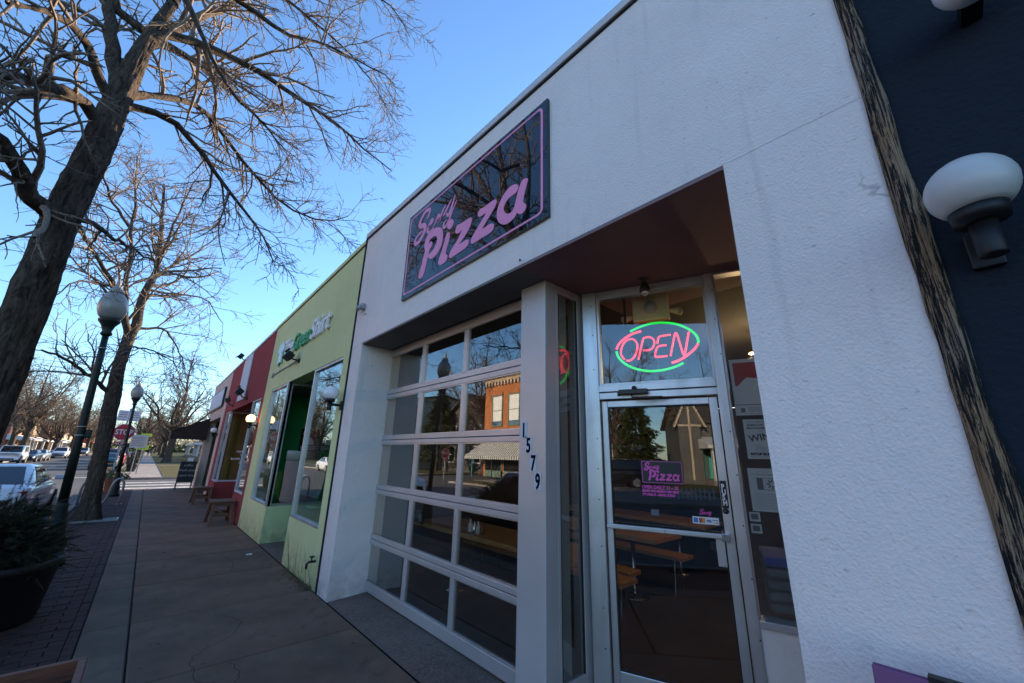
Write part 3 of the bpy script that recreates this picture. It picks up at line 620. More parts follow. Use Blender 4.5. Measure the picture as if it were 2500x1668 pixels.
poster('red and white poster topmost in the corner window', 1.066, 1.36, 1.915, 2.315, p_red)
poster('white WINGS poster with rounded corners, middle one in the corner window', 1.10, 1.36, 1.625, 1.887, p_wing)
poster('white notice sheet, lowest full page in the corner window', 1.085, 1.34, 1.298, 1.565, p_page)
for i, (s0, z0) in enumerate(((1.06, 1.235), (1.06, 1.165))): poster(['small flyer just under the white notice in the corner window', 'lowest small flyer in the corner window'][i], s0, s0+.06, z0, z0+.055, lambda t, o: pb(t, 'ink_grey', s0+.01, s0+.05, z0+.012, z0+.045, o))
c = DA+DD*1.35-DN*.45
bd = thing('folded_cloth', 'blue and pale grey folded cloth behind the low corner window', 'cloth', (c.x, c.y, .7))
m = MB()
for i in range(4): m.box(-.25, .25, .70+i*.065-.7, .755+i*.065-.7, -.2, .2, DM(1.36, .70, -.32))
m.build('grey_layers', 'grey_fabric', bd, bevel=.02); m = MB().box(-.25, .25, .262, .32, -.2, .2, DM(1.36, .70, -.32)); m.build('blue_layer', 'blue_fabric', bd, bevel=.02)
c = Vector((4.9, 1.351, 0)); solo(MB().ball((c.x, c.y, 2.80), .03, 10, 8, .5), 'pendant_bulb', 'warm_bulb', 'small warm ceiling light glowing inside behind the red poster', 'light', (c.x, c.y, 2.80), None, True)
pl_ = bpy.data.lights.new('pendant_light', 'POINT'); pl_.energy = 16; pl_.color = (1, .66, .34); pl_.shadow_soft_size = .05; po = bpy.data.objects.new('pendant_light', pl_); col.objects.link(po); po.location = (c.x, c.y, 2.72)
# flush door decals: each lies on the glass
c = DA+DD*.54-DN*.028
dc = thing('door_sticker', 'black and pink pizza sticker with opening hours on the entrance door glass', 'sticker', (c.x, c.y, 1.35))
m = MB(); dbox(m, .396, .686, 1.437, 1.600, -.0295, -.0285); m.build('panel', 'decal_black', dc)
m = MB()
for a in ((.402, .680, 1.591, 1.594), (.402, .680, 1.443, 1.446), (.402, .405, 1.446, 1.591), (.677, .680, 1.446, 1.591)): dbox(m, *a, -.0285, -.0278)
m.build('border', 'decal_pink', dc)
# ================================================================ pizza sign
LET={
 'P': [(3.497,3.791),(3.494,3.854),(3.455,3.919),(3.367,3.949),(3.261,3.936),(3.176,3.894),(3.129,3.836),(3.117,3.761),(3.133,3.674),(3.181,3.617),(3.247,3.584),(3.328,3.588),(3.385,3.625),(3.380,3.658),(3.311,3.674),(3.253,3.724),(3.230,3.785),(3.253,3.825),(3.323,3.852),(3.389,3.840),(3.406,3.802),(3.362,3.815),(3.327,3.778),(3.343,3.736),(3.377,3.714),(3.396,3.642),(3.421,3.564),(3.450,3.462),(3.482,3.425),(3.530,3.429),(3.570,3.460),(3.560,3.496),(3.525,3.586),(3.494,3.681),(3.476,3.741)] ,
 'dot': [(3.047,3.859),(3.024,3.891),(2.979,3.904),(2.938,3.867),(2.937,3.824),(2.966,3.796),(3.006,3.797),(3.039,3.825)] ,
 'i': [(3.065,3.730),(3.043,3.767),(3.009,3.764),(2.985,3.733),(2.991,3.673),(3.017,3.608),(3.036,3.550),(3.041,3.536),(3.007,3.510),(3.001,3.479),(3.016,3.445),(3.081,3.433),(3.144,3.448),(3.166,3.485),(3.155,3.531),(3.116,3.599),(3.085,3.671)] ,
 'z': [(2.883,3.741),(2.855,3.773),(2.786,3.765),(2.702,3.762),(2.637,3.754),(2.614,3.731),(2.620,3.691),(2.655,3.636),(2.721,3.587),(2.778,3.556),(2.800,3.542),(2.752,3.537),(2.693,3.539),(2.651,3.524),(2.643,3.491),(2.669,3.459),(2.743,3.448),(2.839,3.447),(2.926,3.442),(2.960,3.459),(2.970,3.491),(2.936,3.534),(2.854,3.589),(2.788,3.656),(2.766,3.679),(2.814,3.672),(2.858,3.680),(2.883,3.711)] ,
 'z2': [(2.523,3.738),(2.498,3.768),(2.432,3.762),(2.349,3.765),(2.283,3.762),(2.257,3.739),(2.265,3.698),(2.302,3.658),(2.361,3.612),(2.420,3.565),(2.444,3.543),(2.397,3.540),(2.336,3.541),(2.295,3.525),(2.279,3.496),(2.297,3.457),(2.351,3.446),(2.443,3.450),(2.539,3.447),(2.589,3.454),(2.610,3.477),(2.600,3.518),(2.548,3.564),(2.476,3.622),(2.426,3.659),(2.401,3.685),(2.449,3.685),(2.492,3.687),(2.517,3.708)] ,
 'a': [(2.244,3.570),(2.242,3.627),(2.215,3.687),(2.160,3.746),(2.096,3.777),(2.032,3.773),(1.987,3.744),(1.979,3.711),(2.003,3.681),(2.047,3.674),(2.092,3.673),(2.133,3.651),(2.155,3.612),(2.149,3.573),(2.115,3.535),(2.069,3.519),(2.030,3.541),(2.009,3.586),(1.993,3.641),(1.968,3.705),(1.943,3.747),(1.909,3.756),(1.879,3.745),(1.867,3.724),(1.879,3.689),(1.899,3.631),(1.915,3.578),(1.916,3.537),(1.889,3.509),(1.884,3.473),(1.904,3.450),(1.937,3.443),(1.972,3.460),(1.989,3.479),(2.014,3.451),(2.067,3.435),(2.130,3.438),(2.187,3.471),(2.227,3.518)] ,
}
STR={
 'S': [(3.501,4.162),(3.460,4.204),(3.452,4.252),(3.504,4.279),(3.583,4.265),(3.648,4.208),(3.666,4.163),(3.617,4.120),(3.556,4.102),(3.522,4.043),(3.546,3.993),(3.588,3.955),(3.649,3.927),(3.714,3.930),(3.744,3.965),(3.722,4.004),(3.660,4.034),(3.578,4.035)] ,
 'e': [(3.457,4.032),(3.396,4.041),(3.358,4.074),(3.389,4.093),(3.430,4.056),(3.461,4.005),(3.443,3.960),(3.390,3.950),(3.325,3.971)] ,
 'x1': [(3.334,3.979),(3.295,4.020),(3.259,4.081),(3.236,4.069),(3.228,4.016),(3.198,4.001),(3.143,4.019)] ,
 'x2': [(3.252,3.977),(3.191,4.061),(3.110,4.146)] ,
 'y1': [(3.190,3.997),(3.124,4.037),(3.056,4.100),(3.001,4.156)] ,
 'y2': [(3.088,4.028),(3.041,3.978),(2.995,4.042),(2.937,4.175)] ,
 'y3': [(2.895,4.091),(2.970,4.004),(3.020,3.915),(3.082,3.866),(3.117,3.872),(3.117,3.922),(3.063,3.936)] ,
}
ps = thing('pizza_sign', 'glossy black Sexy Pizza sign with pink script and pink border on white wall', 'sign', (F0, 2.8, 3.288))
MB().box(F0-.030, F0-.002, 1.655, 3.945, 3.288, 4.39).build('board', 'sign_acrylic', ps, bevel=.003)
def rrect(y0, y1, z0, z1, r, n=6):
    out = []
    for cy, cz, a0 in ((y1-r, z1-r, 0), (y0+r, z1-r, 90), (y0+r, z0+r, 180), (y1-r, z0+r, 270)):
        for i in range(n+1): a = R(a0+90*i/n); out.append((cy+r*math.cos(a), cz+r*math.sin(a)))
    return out
o1, i1 = rrect(1.705, 3.905, 3.335, 4.345, .05), rrect(1.727, 3.884, 3.354, 4.326, .035); n = len(o1)
m = MB(); m.add([(F0-.0325, *p) for p in o1]+[(F0-.0325, *p) for p in i1]+[(F0-.0302, *p) for p in o1]+[(F0-.0302, *p) for p in i1], [(i, (i+1) % n, n+(i+1) % n, n+i) for i in range(n)]+[(i, 2*n+i, 2*n+(i+1) % n, (i+1) % n) for i in range(n)]+[(n+i, n+(i+1) % n, 3*n+(i+1) % n, 3*n+i) for i in range(n)])
m.build('border', 'pink_paint', ps)
def script_parts(fn_M, mapf, parent, m, th, wk):
    for k, p in LET.items():
        q = curve_mesh([[mapf(*v[:2]) for v in smooth_poly(p, 4)]], th); xf(q, fn_M); q.build('letter', m, parent)
    for k, p in STR.items():
        wd = {'S': (.028, .060), 'e': (.018, .040), 'x1': (.012, .036), 'x2': (.012, .036), 'y1': (.012, .036), 'y2': (.012, .040), 'y3': (.012, .036)}[k]
        q = thick(stroke([mapf(*v) for v in p], (wd[0]*wk, wd[1]*wk)), th); q.v = [(x, y, z-th/2) for x, y, z in q.v]; xf(q, fn_M); q.build('letter', m, parent)
script_parts(MF(F0-.032, 0, 0), lambda y, z: (-y, z), ps, 'pink_paint', .004, 1.)
script_parts(DM(0, 0, -.0280), lambda y, z: (.396+(3.94-y)/2.285*.29, 1.437+(z-3.288)/1.10*.163), dc, 'decal_pink', .0008, .2)
for txt, z, sz, xs in (('OPEN DAILY 11 - 10', 1.401, .034, .83), ('DELIVERY UNTIL MIDNIGHT EVERY NIGHT', 1.379, .020, .66), ('1579 S. PEARL ST. - DENVER, CO 80210', 1.355, .020, .66)):
    q = text_mb(txt, sz, .0008, .15 if sz > .03 else 0, .0012, xs=xs); xf(q, DM(.393, z, -.0285)); q.build('lettering', 'decal_pink', dc)
c = DA+DD*.8-DN*.028
cs = thing('card_sticker', 'white payment card sticker low on the entrance door glass', 'sticker', (c.x, c.y, 1.195))
m = MB(); dbox(m, .716, .878, 1.193, 1.238, -.0295, -.0287); m.build('panel', 'paper_white', cs)
for s0, s1, mt in ((.722, .750, 'card_blue'), (.757, .776, 'card_red'), (.776, .795, 'card_orange')):
    m = MB(); dbox(m, s0, s1, 1.201, 1.231, -.0287, -.0281); m.build('emblem', mt, cs)
q = text_mb('VISA', .021, .0006, .2, .001, xs=.75); xf(q, DM(.801, 1.208, -.0284)); q.build('lettering', 'card_navy', cs)
m = MB(); m.prism([(.842, 1.203), (.872, 1.203), (.872, 1.212)], lambda u, v, a: tuple(DM(0, 0, 0) @ Vector((u, v, a))), -.0287, -.0281); m.build('emblem', 'card_orange', cs)
m = MB(); dbox(m, .838, .874, 1.219, 1.223, -.0287, -.0281); m.build('emblem', 'ink_grey', cs)
sx = thing('script_sticker', 'small pink Sexy script sticker above the card sticker', 'sticker', (c.x, c.y, 1.25))
for k, p in STR.items():
    q = thick(stroke([(.765+(3.75-y)/.86*.075, 1.247+(z-3.86)/.43*.04) for y, z in p], (.002, .005)), .0008); xf(q, DM(0, 0, -.0290)); q.build('letter', 'decal_pink', sx)
m = MB().prism([(.815, 1.04), (.845, 1.04), (.855, 1.055), (.855, 1.075), (.845, 1.09), (.815, 1.09), (.805, 1.075), (.805, 1.055)], lambda u, v, a: tuple(DM(0, 0, 0) @ Vector((u, v, a))), -.0295, -.0285); c = DA+DD*.83-DN*.028
solo(m, 'alarm_sticker', 'decal_black', 'small black eight-sided sticker beside the door latch', 'sticker', (c.x, c.y, 1.04))
c = DA+DD*.45-DN*.028; m = MB(); dbox(m, .445, .50, 1.222, 1.262, -.0295, -.0288); solo(m, 'notice_sticker', 'ink_grey', 'small grey notice sticker low left on the entrance door glass', 'sticker', (c.x, c.y, 1.22))
# ceiling spot above the entrance
cl_ = thing('ceiling_spot', 'small dark bronze spotlight hanging from the entrance soffit', 'light', (2.685, 1.419, 3.02))
MB().lathe([(.055, 0), (.055, -.015), (.02, -.03), (.014, -.06)], (2.685, 1.419, 3.02), 16).build('canopy', 'bronze', cl_, True)
MB().lathe([(.014, -.05), (.026, -.065), (.040, -.10), (.043, -.125), (.036, -.135)], (2.685, 1.419, 3.02), 16).build('lamp_head', 'bronze', cl_, True)
MB().ball((2.685, 1.419, 2.885), .032, 12, 8).build('bulb', 'lamp_clear', cl_, True)

# small fittings on the white wall
wb = thing('junction_box', 'small grey junction box with twin heads on white wall by the green shop', 'light', (F0, 5.19, 3.52))
MB().box(F0-.055, F0-.002, 5.11, 5.21, 3.525, 3.60).build('box', 'galvanised', wb, bevel=.006)
for yy in (5.14, 5.19): MB().lathe([(.028, 0), (.03, .05), (.024, .06)], (F0-.075, yy, 3.50), 12).build('lamp_head', 'galvanised', wb, True)
for i, (yy, zz) in enumerate(((5.04, 3.43), (1.97, 3.06))):
    m = MB().tube([(F0, yy, zz), (F0-.03, yy-.02, zz-.01), (F0-.035, yy-.025, zz-.03)], .005, 6); solo(m, 'wall_hook', 'black_metal', ['bent little hook on white wall under the junction box', 'bent little hook on white wall under the pizza sign'][i], 'hook', (F0, yy, zz), 'hooks on the white wall')

# ================================================================ green shop
gs = thing('green_shop', 'lime green stucco shop with two tall windows and recessed doorway', 'building', (F0, 8.2, 0))
pw = lambda polys, name, m, p, x0=F0, x1=2.1, **k: [MB().prism(q, lambda u, v, a: (a, u, v), x0, x1).build(name, m, p, **k) for q in polys]
Rc = lambda y0, y1, z0, z1: [(y0, z0), (y0, z1), (y1, z1), (y1, z0)]
pw([[(5.425, 2.95), (5.425, 4.68), (11.0, 4.60), (11.0, 2.95)]], 'upper_wall', 'green_stucco', gs)
pw([Rc(5.425, 5.70, 0, 2.95), Rc(10.25, 11.0, 0, 2.95)], 'pier', 'green_stucco', gs)
pw([Rc(5.70, 7.09, 0, .65)], 'knee_wall', 'green_stucco', gs, F0, 2.0)
MB().prism([(F0, 8.70), (F0, 10.25), (2.0, 10.25), (2.0, 8.83), (3.1, 8.83), (3.1, 8.70)], lambda u, v, a: (u, v, a), 0, .63).build('knee_wall', 'green_stucco', gs)
MB().prism([(5.425, 4.665), (5.425, 4.735), (11.0, 4.655), (11.0, 4.585)], lambda u, v, a: (a, u, v), F0-.022, 2.13).build('parapet_cap', 'green_stucco', gs, bevel=.006)
MB().prism([(5.43, 4.650), (5.43, 4.666), (11.0, 4.586), (11.0, 4.570)], lambda u, v, a: (a, u, v), F0-.008, F0+.02).build('cap_drip', 'black_tar', gs)
MB().box(2.1, 14, 5.43, 11.0, 4.1, 4.4).box(13.8, 14, 5.43, 11, 0, 4.1).build('roof', 'roof_gravel', gs); MB().box(5.2, 14, 5.43, 11.0, 4.4, 6.4).build('added_shade_storey', 'cream_stucco', gs)  # upper block is unseen, added so only the near tree's top catches sun
def shopwin(parent, y0, y1, z0, z1, fr='aluminium', X=F0+.05, t=.035):
    m = MB().box(X-.04, X+.03, y0, y0+t, z0, z1).box(X-.04, X+.03, y1-t, y1, z0, z1).box(X-.04, X+.03, y0+t, y1-t, z0, z0+t).box(X-.04, X+.03, y0+t, y1-t, z1-t, z1)
    o = m.build('window', fr, parent, bevel=.003); MB().box(X-.003, X+.003, y0+t, y1-t, z0+t, z1-t).build('pane', 'window_glass', o); return o
w1 = shopwin(gs, 5.70, 7.09, .65, 2.95); shopwin(gs, 8.70, 10.25, .63, 2.95)
MB().box(F0-.02, F0+.06, 8.70, 8.77, .63, 2.95).build('corner_post', 'aluminium', gs, bevel=.004)
MB().box(F0+.06, 3.1, 8.735, 8.775, 2.90, 2.95).build('head_rail', 'aluminium', gs); o = MB().box(F0+.06, 3.1, 8.735, 8.775, .63, .67).build('side_window', 'aluminium', gs); MB().box(F0+.06, 3.1, 8.752, 8.758, .67, 2.90).build('pane', 'far_glass', o); 
for ch in o.children: ch.data.materials.clear(); ch.data.materials.append(MATS['shop_glass'])
MB().box(F0, 13.8, 7.09, 8.70, .0, .012).box(2.0, 13.8, 5.43, 7.09, 0, .03).box(2.0, 13.8, 8.84, 11, 0, .03).build('floor', 'apron_concrete', gs)
MB().box(2.1, 13.8, 5.43, 11, 2.95, 3.0).build('ceiling', 'soffit_grey', gs)
dg_ = MB().box(3.1, 3.16, 7.09, 7.30, 0, 2.95).box(3.1, 3.16, 8.50, 8.70, 0, 2.95).box(3.1, 3.16, 7.3, 8.5, 2.2, 2.95).build('door_wall', 'green_room', gs); 
MB().box(3.11, 3.15, 7.3, 8.5, .03, 2.2).build('shop_door', 'green_room', gs)
MB().box(5.0, 5.1, 5.43, 7.0, 0, 2.95).box(4.6, 4.7, 8.84, 10.7, 0, 2.95).build('inner_wall', 'green_room', gs); MB().box(2.12, 4.7, 10.7, 10.8, .03, 2.94).build('partition', 'green_room', gs)
# display behind the green shop's glass
dd = thing('display_drum', 'pink drum with white lid in the green shop window', 'drum', (2.45, 9.25, .03))
MB().lathe([(.27, 0), (.29, .05), (.28, .30), (.29, .78), (.285, .80)], (2.45, 9.25, .63), 24).build('drum', 'pink_drum', dd, True); MB().lathe([(.295, 0), (.295, .18), (.28, .20)], (2.45, 9.25, 1.43), 24).build('lid', 'bottle_white', dd, True)
for i, (xx, tx) in enumerate(((2.22, 'Say Cheese'), (2.60, 'Lily Tops'))):
    t = thing('shop_poster', ['dark Say poster on glass beside the green doorway, nearer the street', 'dark Lily poster on glass beside the green doorway, deeper inside'][i], 'poster', (xx, 8.748, 1.56), 'posters in the green shop doorway')
    MB().box(xx, xx+.34, 8.744, 8.748, 1.62, 2.05).build('sheet', 'navy_ink', t)
    q = text_mb(tx.split()[0], .09, .001, .3); xf(q, Matrix(((1, 0, 0, xx+.03), (0, 0, -1, 8.742), (0, 1, 0, 1.95), (0, 0, 0, 1)))); q.build('lettering', 'paper_white', t)
    m = MB(); m.prism([(xx+.08, 1.75), (xx+.26, 1.75), (xx+.24, 1.84), (xx+.17, 1.90), (xx+.10, 1.84)], lambda u, v, a: (u, a, v), 8.7425, 8.7435); m.build('print', 'number_plate', t)
    for k in range(3): MB().box(xx+.03, xx+.30, 8.7425, 8.7435, 1.65+.03*k, 1.66+.03*k).build('print', 'number_plate', t)
lc = thing('lime_chair', 'lime yellow chair back behind the right green shop window', 'chair', (2.5, 6.6, .03))
MB().box(2.44, 2.48, 6.42, 6.80, .62, 1.15).build('backrest', 'lime', lc, bevel=.02); MB().box(2.48, 2.85, 6.42, 6.80, .55, .60).build('seat', 'lime', lc, bevel=.02)
for xx in (2.46, 2.82):
    for yy in (6.45, 6.77): MB().tube([(xx, yy, .03), (xx, yy, .56)], .012, 6).build('leg', 'chrome', lc)
mq = thing('dress_form', 'tan dress form with black top knob standing in the green shop window', 'mannequin', (2.75, 9.6, .03))
MB().tube([(2.75, 9.6, .03), (2.75, 9.6, 1.9)], .012, 8).build('stand', 'black_metal', mq); MB().tube([(2.66, 9.55, 1.85), (2.72, 9.56, 1.93), (2.78, 9.58, 2.05), (2.80, 9.6, 2.25), (2.79, 9.6, 2.33)], [.03, .07, .08, .06, .02], 12).build('torso', 'beige_plastic', mq, True); MB().ball((2.79, 9.6, 2.40), .06, 12, 8).build('knob', 'black_plastic', mq, True)
# The Green Shirt lettering
tg = thing('shirt_lettering', 'raised The GreenShirt letters, white and green, with a shirt emblem', 'sign', (F0, 8.2, 3.58))
X = F0-.035
for txt, Y0, Y1, zh, mt in (('The', 9.52, 8.80, .36, 'letter_white'), ('Green', 8.76, 7.62, .355, 'letter_green'), ('Shirt', 7.58, 6.52, .37, 'letter_white')):
    q = text_mb(txt, .45, .035, .25, .004, space=1.0); x0 = min(v[0] for v in q.v); x1 = max(v[0] for v in q.v); z0 = min(v[1] for v in q.v); z1 = max(v[1] for v in q.v)
    q.v = [((x-x0)/(x1-x0)*(Y0-Y1), (y-z0)/(z1-z0)*zh, z) for x, y, z in q.v]; xf(q, MF(X, Y0, 3.575)); q.build('letters', mt, tg)
em = [(9.98, 3.47), (9.98, 3.78), (10.10, 3.72), (10.16, 3.84), (9.96, 3.99), (9.86, 3.96), (9.78, 3.99), (9.58, 3.86), (9.62, 3.74), (9.72, 3.79), (9.70, 3.5), (9.85, 3.52)]
MB().prism(em, lambda u, v, a: (a, u, v), F0-.05, F0-.02).build('emblem', 'shirt_pale', tg, bevel=.004)
MB().prism([(p[0]-.015, p[1]-.02) for p in em], lambda u, v, a: (a, u, v), F0-.0195, F0-.003).build('emblem_back', 'letter_green', tg)

def flood(label, Y, z, M='black_metal', tilt=35, yaw=0, k=1., base=True, up_=.16):
    t = thing('floodlight', label, 'floodlight', (F0, Y, z), 'floodlights on the shop fronts')
    if base: MB().lathe([(.05*k, 0), (.05*k, .02), (.02*k, .03)], (0, 0, 0), 12, MF(F0, Y, z)).build('mount', M, t, True)
    MB().tube([(F0, Y, z), (F0-.10*k, Y+.04, z+.02), (F0-.14*k, Y+.08, z+up_*.6)], .016*k, 8).build('knuckle', M, t, True)
    Mx = Matrix.Translation((F0-.16*k, Y+.14, z+up_)) @ Matrix.Rotation(R(yaw), 4, 'Z') @ Matrix.Rotation(R(tilt), 4, 'Y')
    m = MB(); m.box(-.09*k, .05*k, -.13*k, .13*k, -.07*k, .07*k, Mx); m.build('head', M, t, bevel=.02*k)
    m = MB(); m.box(-.13*k, -.09*k, -.15*k, .15*k, .06*k, .085*k, Mx); m.build('visor', M, t); m = MB(); m.box(.051*k, .055*k, -.10*k, .10*k, -.05*k, .05*k, Mx); m.build('lens', 'far_glass', t)
    return t
flood('black floodlight on green wall aimed up at the raised lettering', 8.22, 3.30, up_=.075)
cb = thing('wall_conduit', 'thin metal conduit with end box along the green wall', 'conduit', (F0, 9.3, 3.30)); MB().tube([(F0-.02, 8.26, 3.315), (F0-.02, 10.36, 3.305)], .011, 8).build('pipe', 'galvanised', cb, True); MB().box(F0-.045, F0-.002, 10.33, 10.44, 3.25, 3.35).build('box', 'galvanised', cb, bevel=.006)
for k in range(2): MB().box(F0-.034, F0-.002, 8.9+k*.8, 8.93+k*.8, 3.29, 3.33).build('clamp', 'galvanised', cb)
# garden tap
tp = thing('garden_tap', 'old dark garden tap low on the green wall', 'tap', (F0, 5.60, .30)); MB().tube([(F0, 5.60, .31), (F0-.08, 5.60, .31), (F0-.10, 5.60, .29), (F0-.10, 5.60, .24)], .014, 8).build('spout', 'black_metal', tp, True); MB().tube([(F0-.05, 5.60, .31), (F0-.05, 5.60, .36)], .008, 6).build('stem', 'black_metal', tp); MB().lathe([(.03, 0), (.032, .006), (.03, .012)], (F0-.05, 5.60, .36), 10).build('handle', 'black_metal', tp)

# ================================================================ red shop
rs = thing('red_shop', 'dark red stucco shop with recessed window bay and white banner', 'building', (F0, 14.4, 0))
pw([[(11.0, 2.88), (11.0, 4.58), (17.9, 4.50), (17.9, 2.88)]], 'upper_wall', 'red_stucco', rs)
pw([Rc(11.0, 11.3, 0, 2.88), Rc(17.3, 17.9, 0, 2.88)], 'pier', 'red_stucco', rs)
pw([Rc(11.3, 12.45, 0, .62)], 'knee_wall', 'red_stucco', rs, F0, 2.0)
MB().prism([(F0, 16.3), (F0, 17.3), (2.0, 17.3), (2.0, 16.45), (2.75, 16.45), (2.75, 16.3)], lambda u, v, a: (u, v, a), 0, .62).build('knee_wall', 'red_stucco', rs)
MB().prism([(11.0, 4.57), (11.0, 4.64), (17.9, 4.56), (17.9, 4.49)], lambda u, v, a: (a, u, v), F0-.022, 2.13).build('parapet_cap', 'cap_metal', rs, bevel=.006)
shopwin(rs, 11.3, 12.45, .62, 2.88, 'cap_metal'); shopwin(rs, 16.3, 17.3, .62, 2.88, 'cap_metal')
o = MB().box(F0+.05, 2.75, 16.33, 16.37, .62, .67).box(F0+.05, 2.75, 16.33, 16.37, 2.83, 2.88).box(2.70, 2.75, 16.33, 16.37, .67, 2.83).build('side_window', 'cap_metal', rs); MB().box(F0+.05, 2.70, 16.348, 16.354, .67, 2.83).build('pane', 'shop_glass', o)
for k, tx in enumerate(('espresso', 'tea', 'bagels & more', 'wifi')):
    q = text_mb(tx, .11, .002, 0, .002, 'CENTER'); xf(q, Matrix(((1, 0, 0, 2.45), (0, 0, -1, 16.342), (0, 1, 0, 1.55-.12*k), (0, 0, 0, 1)))); q.build('lettering', 'paper_white', o)
MB().box(2.75, 2.85, 12.45, 16.3, 0, 2.88).build('bay_wall', 'red_stucco', rs)
MB().box(F0, 2.75, 12.45, 16.3, 0, .012).build('bay_floor', 'apron_concrete', rs); MB().box(2.1, 2.75, 11.3, 17.3, 2.88, 2.92).build('bay_ceiling', 'soffit_brown', rs)
MB().box(2.1, 14, 11, 17.9, 4.1, 4.35).box(13.8, 14, 11, 17.9, 0, 4.1).build('roof', 'roof_gravel', rs); MB().box(5.2, 14, 11.0, 17.9, 4.35, 5.9).build('added_shade_storey', 'red_brick', rs)  # upper block is unseen, added to keep the second tree's lower trunk shaded
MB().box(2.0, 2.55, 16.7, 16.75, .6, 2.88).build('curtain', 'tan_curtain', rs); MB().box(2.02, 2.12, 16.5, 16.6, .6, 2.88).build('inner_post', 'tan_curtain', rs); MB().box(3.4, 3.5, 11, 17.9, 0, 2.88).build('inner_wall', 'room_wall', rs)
bn = thing('white_banner', 'tall white banner hung on the red shop front', 'banner', (F0, 14.6, 3.09))
MB().prism([(13.85, 3.08), (13.90, 4.50), (15.30, 4.56), (15.22, 3.10)], lambda u, v, a: (a, u, v), F0-.03, F0-.006).build('panel', 'banner_white', bn, bevel=.004)
for zz in (3.12, 4.47): MB().box(F0-.034, F0-.030, 13.9, 15.2, zz, zz+.02).build('batten', 'cap_metal', bn)
flood('black floodlight on top edge of the red parapet above the banner', 15.2, 4.47, tilt=-60, base=False); flood('black floodlight at the foot of the white banner', 13.45, 3.06, tilt=40, k=1.2); flood('bronze floodlight at the left edge of the red front', 16.0, 3.05, 'bronze', 60)

# ================================================================ cream shop at the corner
cr = thing('cream_shop', 'cream end shop with dark entrance and white sign panel', 'building', (F0, 20.5, 0))
pw([[(17.9, 2.83), (17.9, 4.49), (23.2, 4.42), (23.2, 2.83)]], 'upper_wall', 'cream_stucco', cr); pw([Rc(17.9, 18.6, 0, 2.83), Rc(22.5, 23.2, 0, 2.83)], 'pier', 'cream_stucco', cr)
MB().prism([(17.9, 4.48), (17.9, 4.55), (23.2, 4.48), (23.2, 4.41)], lambda u, v, a: (a, u, v), F0-.022, 2.13).build('parapet_cap', 'cap_metal', cr)
MB().box(2.1, 14, 17.9, 23.2, 4.0, 4.3).box(13.8, 14, 17.9, 23.2, 0, 4.0).box(2.1, 13.8, 23.0, 23.2, 0, 4.0).build('body', 'cream_stucco', cr)
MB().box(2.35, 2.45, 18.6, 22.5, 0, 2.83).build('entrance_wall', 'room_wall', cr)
for a, c in ((18.6, 19.8), (19.86, 21.1), (21.16, 22.5)):
    o = MB().box(2.28, 2.34, a, a+.06, 0, 2.8).box(2.28, 2.34, c-.06, c, 0, 2.8).box(2.28, 2.34, a, c, 2.74, 2.8).build('door', 'black_metal', cr); MB().box(2.30, 2.306, a+.06, c-.06, .05, 2.74).build('pane', 'far_glass', o)
cg = thing('cream_sign', 'long white sign panel with dark frame on the cream shop', 'sign', (F0, 21, 3.25)); MB().box(F0-.07, F0-.01, 18.7, 23.0, 3.23, 4.0).build('frame', 'bronze', cg); MB().box(F0-.078, F0-.070, 18.78, 22.92, 3.29, 3.94).build('face', 'banner_white', cg)
aw = thing('dark_awning', 'dark brown sloping awning projecting from the cream corner shop', 'awning', (F0, 23.0, 2.2))
MB().add([(F0, 22.3, 2.98), (F0, 24.4, 2.98), (.62, 24.4, 2.36), (.62, 22.3, 2.36), (F0, 22.3, 2.94), (F0, 24.4, 2.94), (.64, 24.4, 2.33), (.64, 22.3, 2.33)], [(0, 3, 2, 1), (4, 5, 6, 7), (0, 1, 5, 4), (2, 3, 7, 6), (1, 2, 6, 5), (3, 0, 4, 7)]).build('canopy', 'awning_brown', aw)
m = MB(); sc_n = 9
for (p, q_) in (((.62, 22.3), (.62, 24.4)), ((F0, 22.3), (.62, 22.3))):
    for i in range(sc_n):
        a = [p[k]+(q_[k]-p[k])*i/sc_n for k in (0, 1)]; c = [p[k]+(q_[k]-p[k])*(i+1)/sc_n for k in (0, 1)]; md = [(a[k]+c[k])/2 for k in (0, 1)]
        zt = lambda x: 2.98-(F0-x)/(F0-.62)*.62
        zb = 2.08 if p[0] == q_[0] else 2.0
        m.add([(*a, zt(a[0])), (*c, zt(c[0])), (*c, zb+.03), (*md, zb), (*a, zb+.03)], [(0, 1, 2, 3, 4)])
m.build('valance', 'awning_brown', aw); MB().tube([(F0, 24.3, 2.1), (.7, 24.3, 2.1), (.7, 22.4, 2.1), (F0, 22.4, 2.1)], .015, 6).build('frame', 'galvanised', aw)

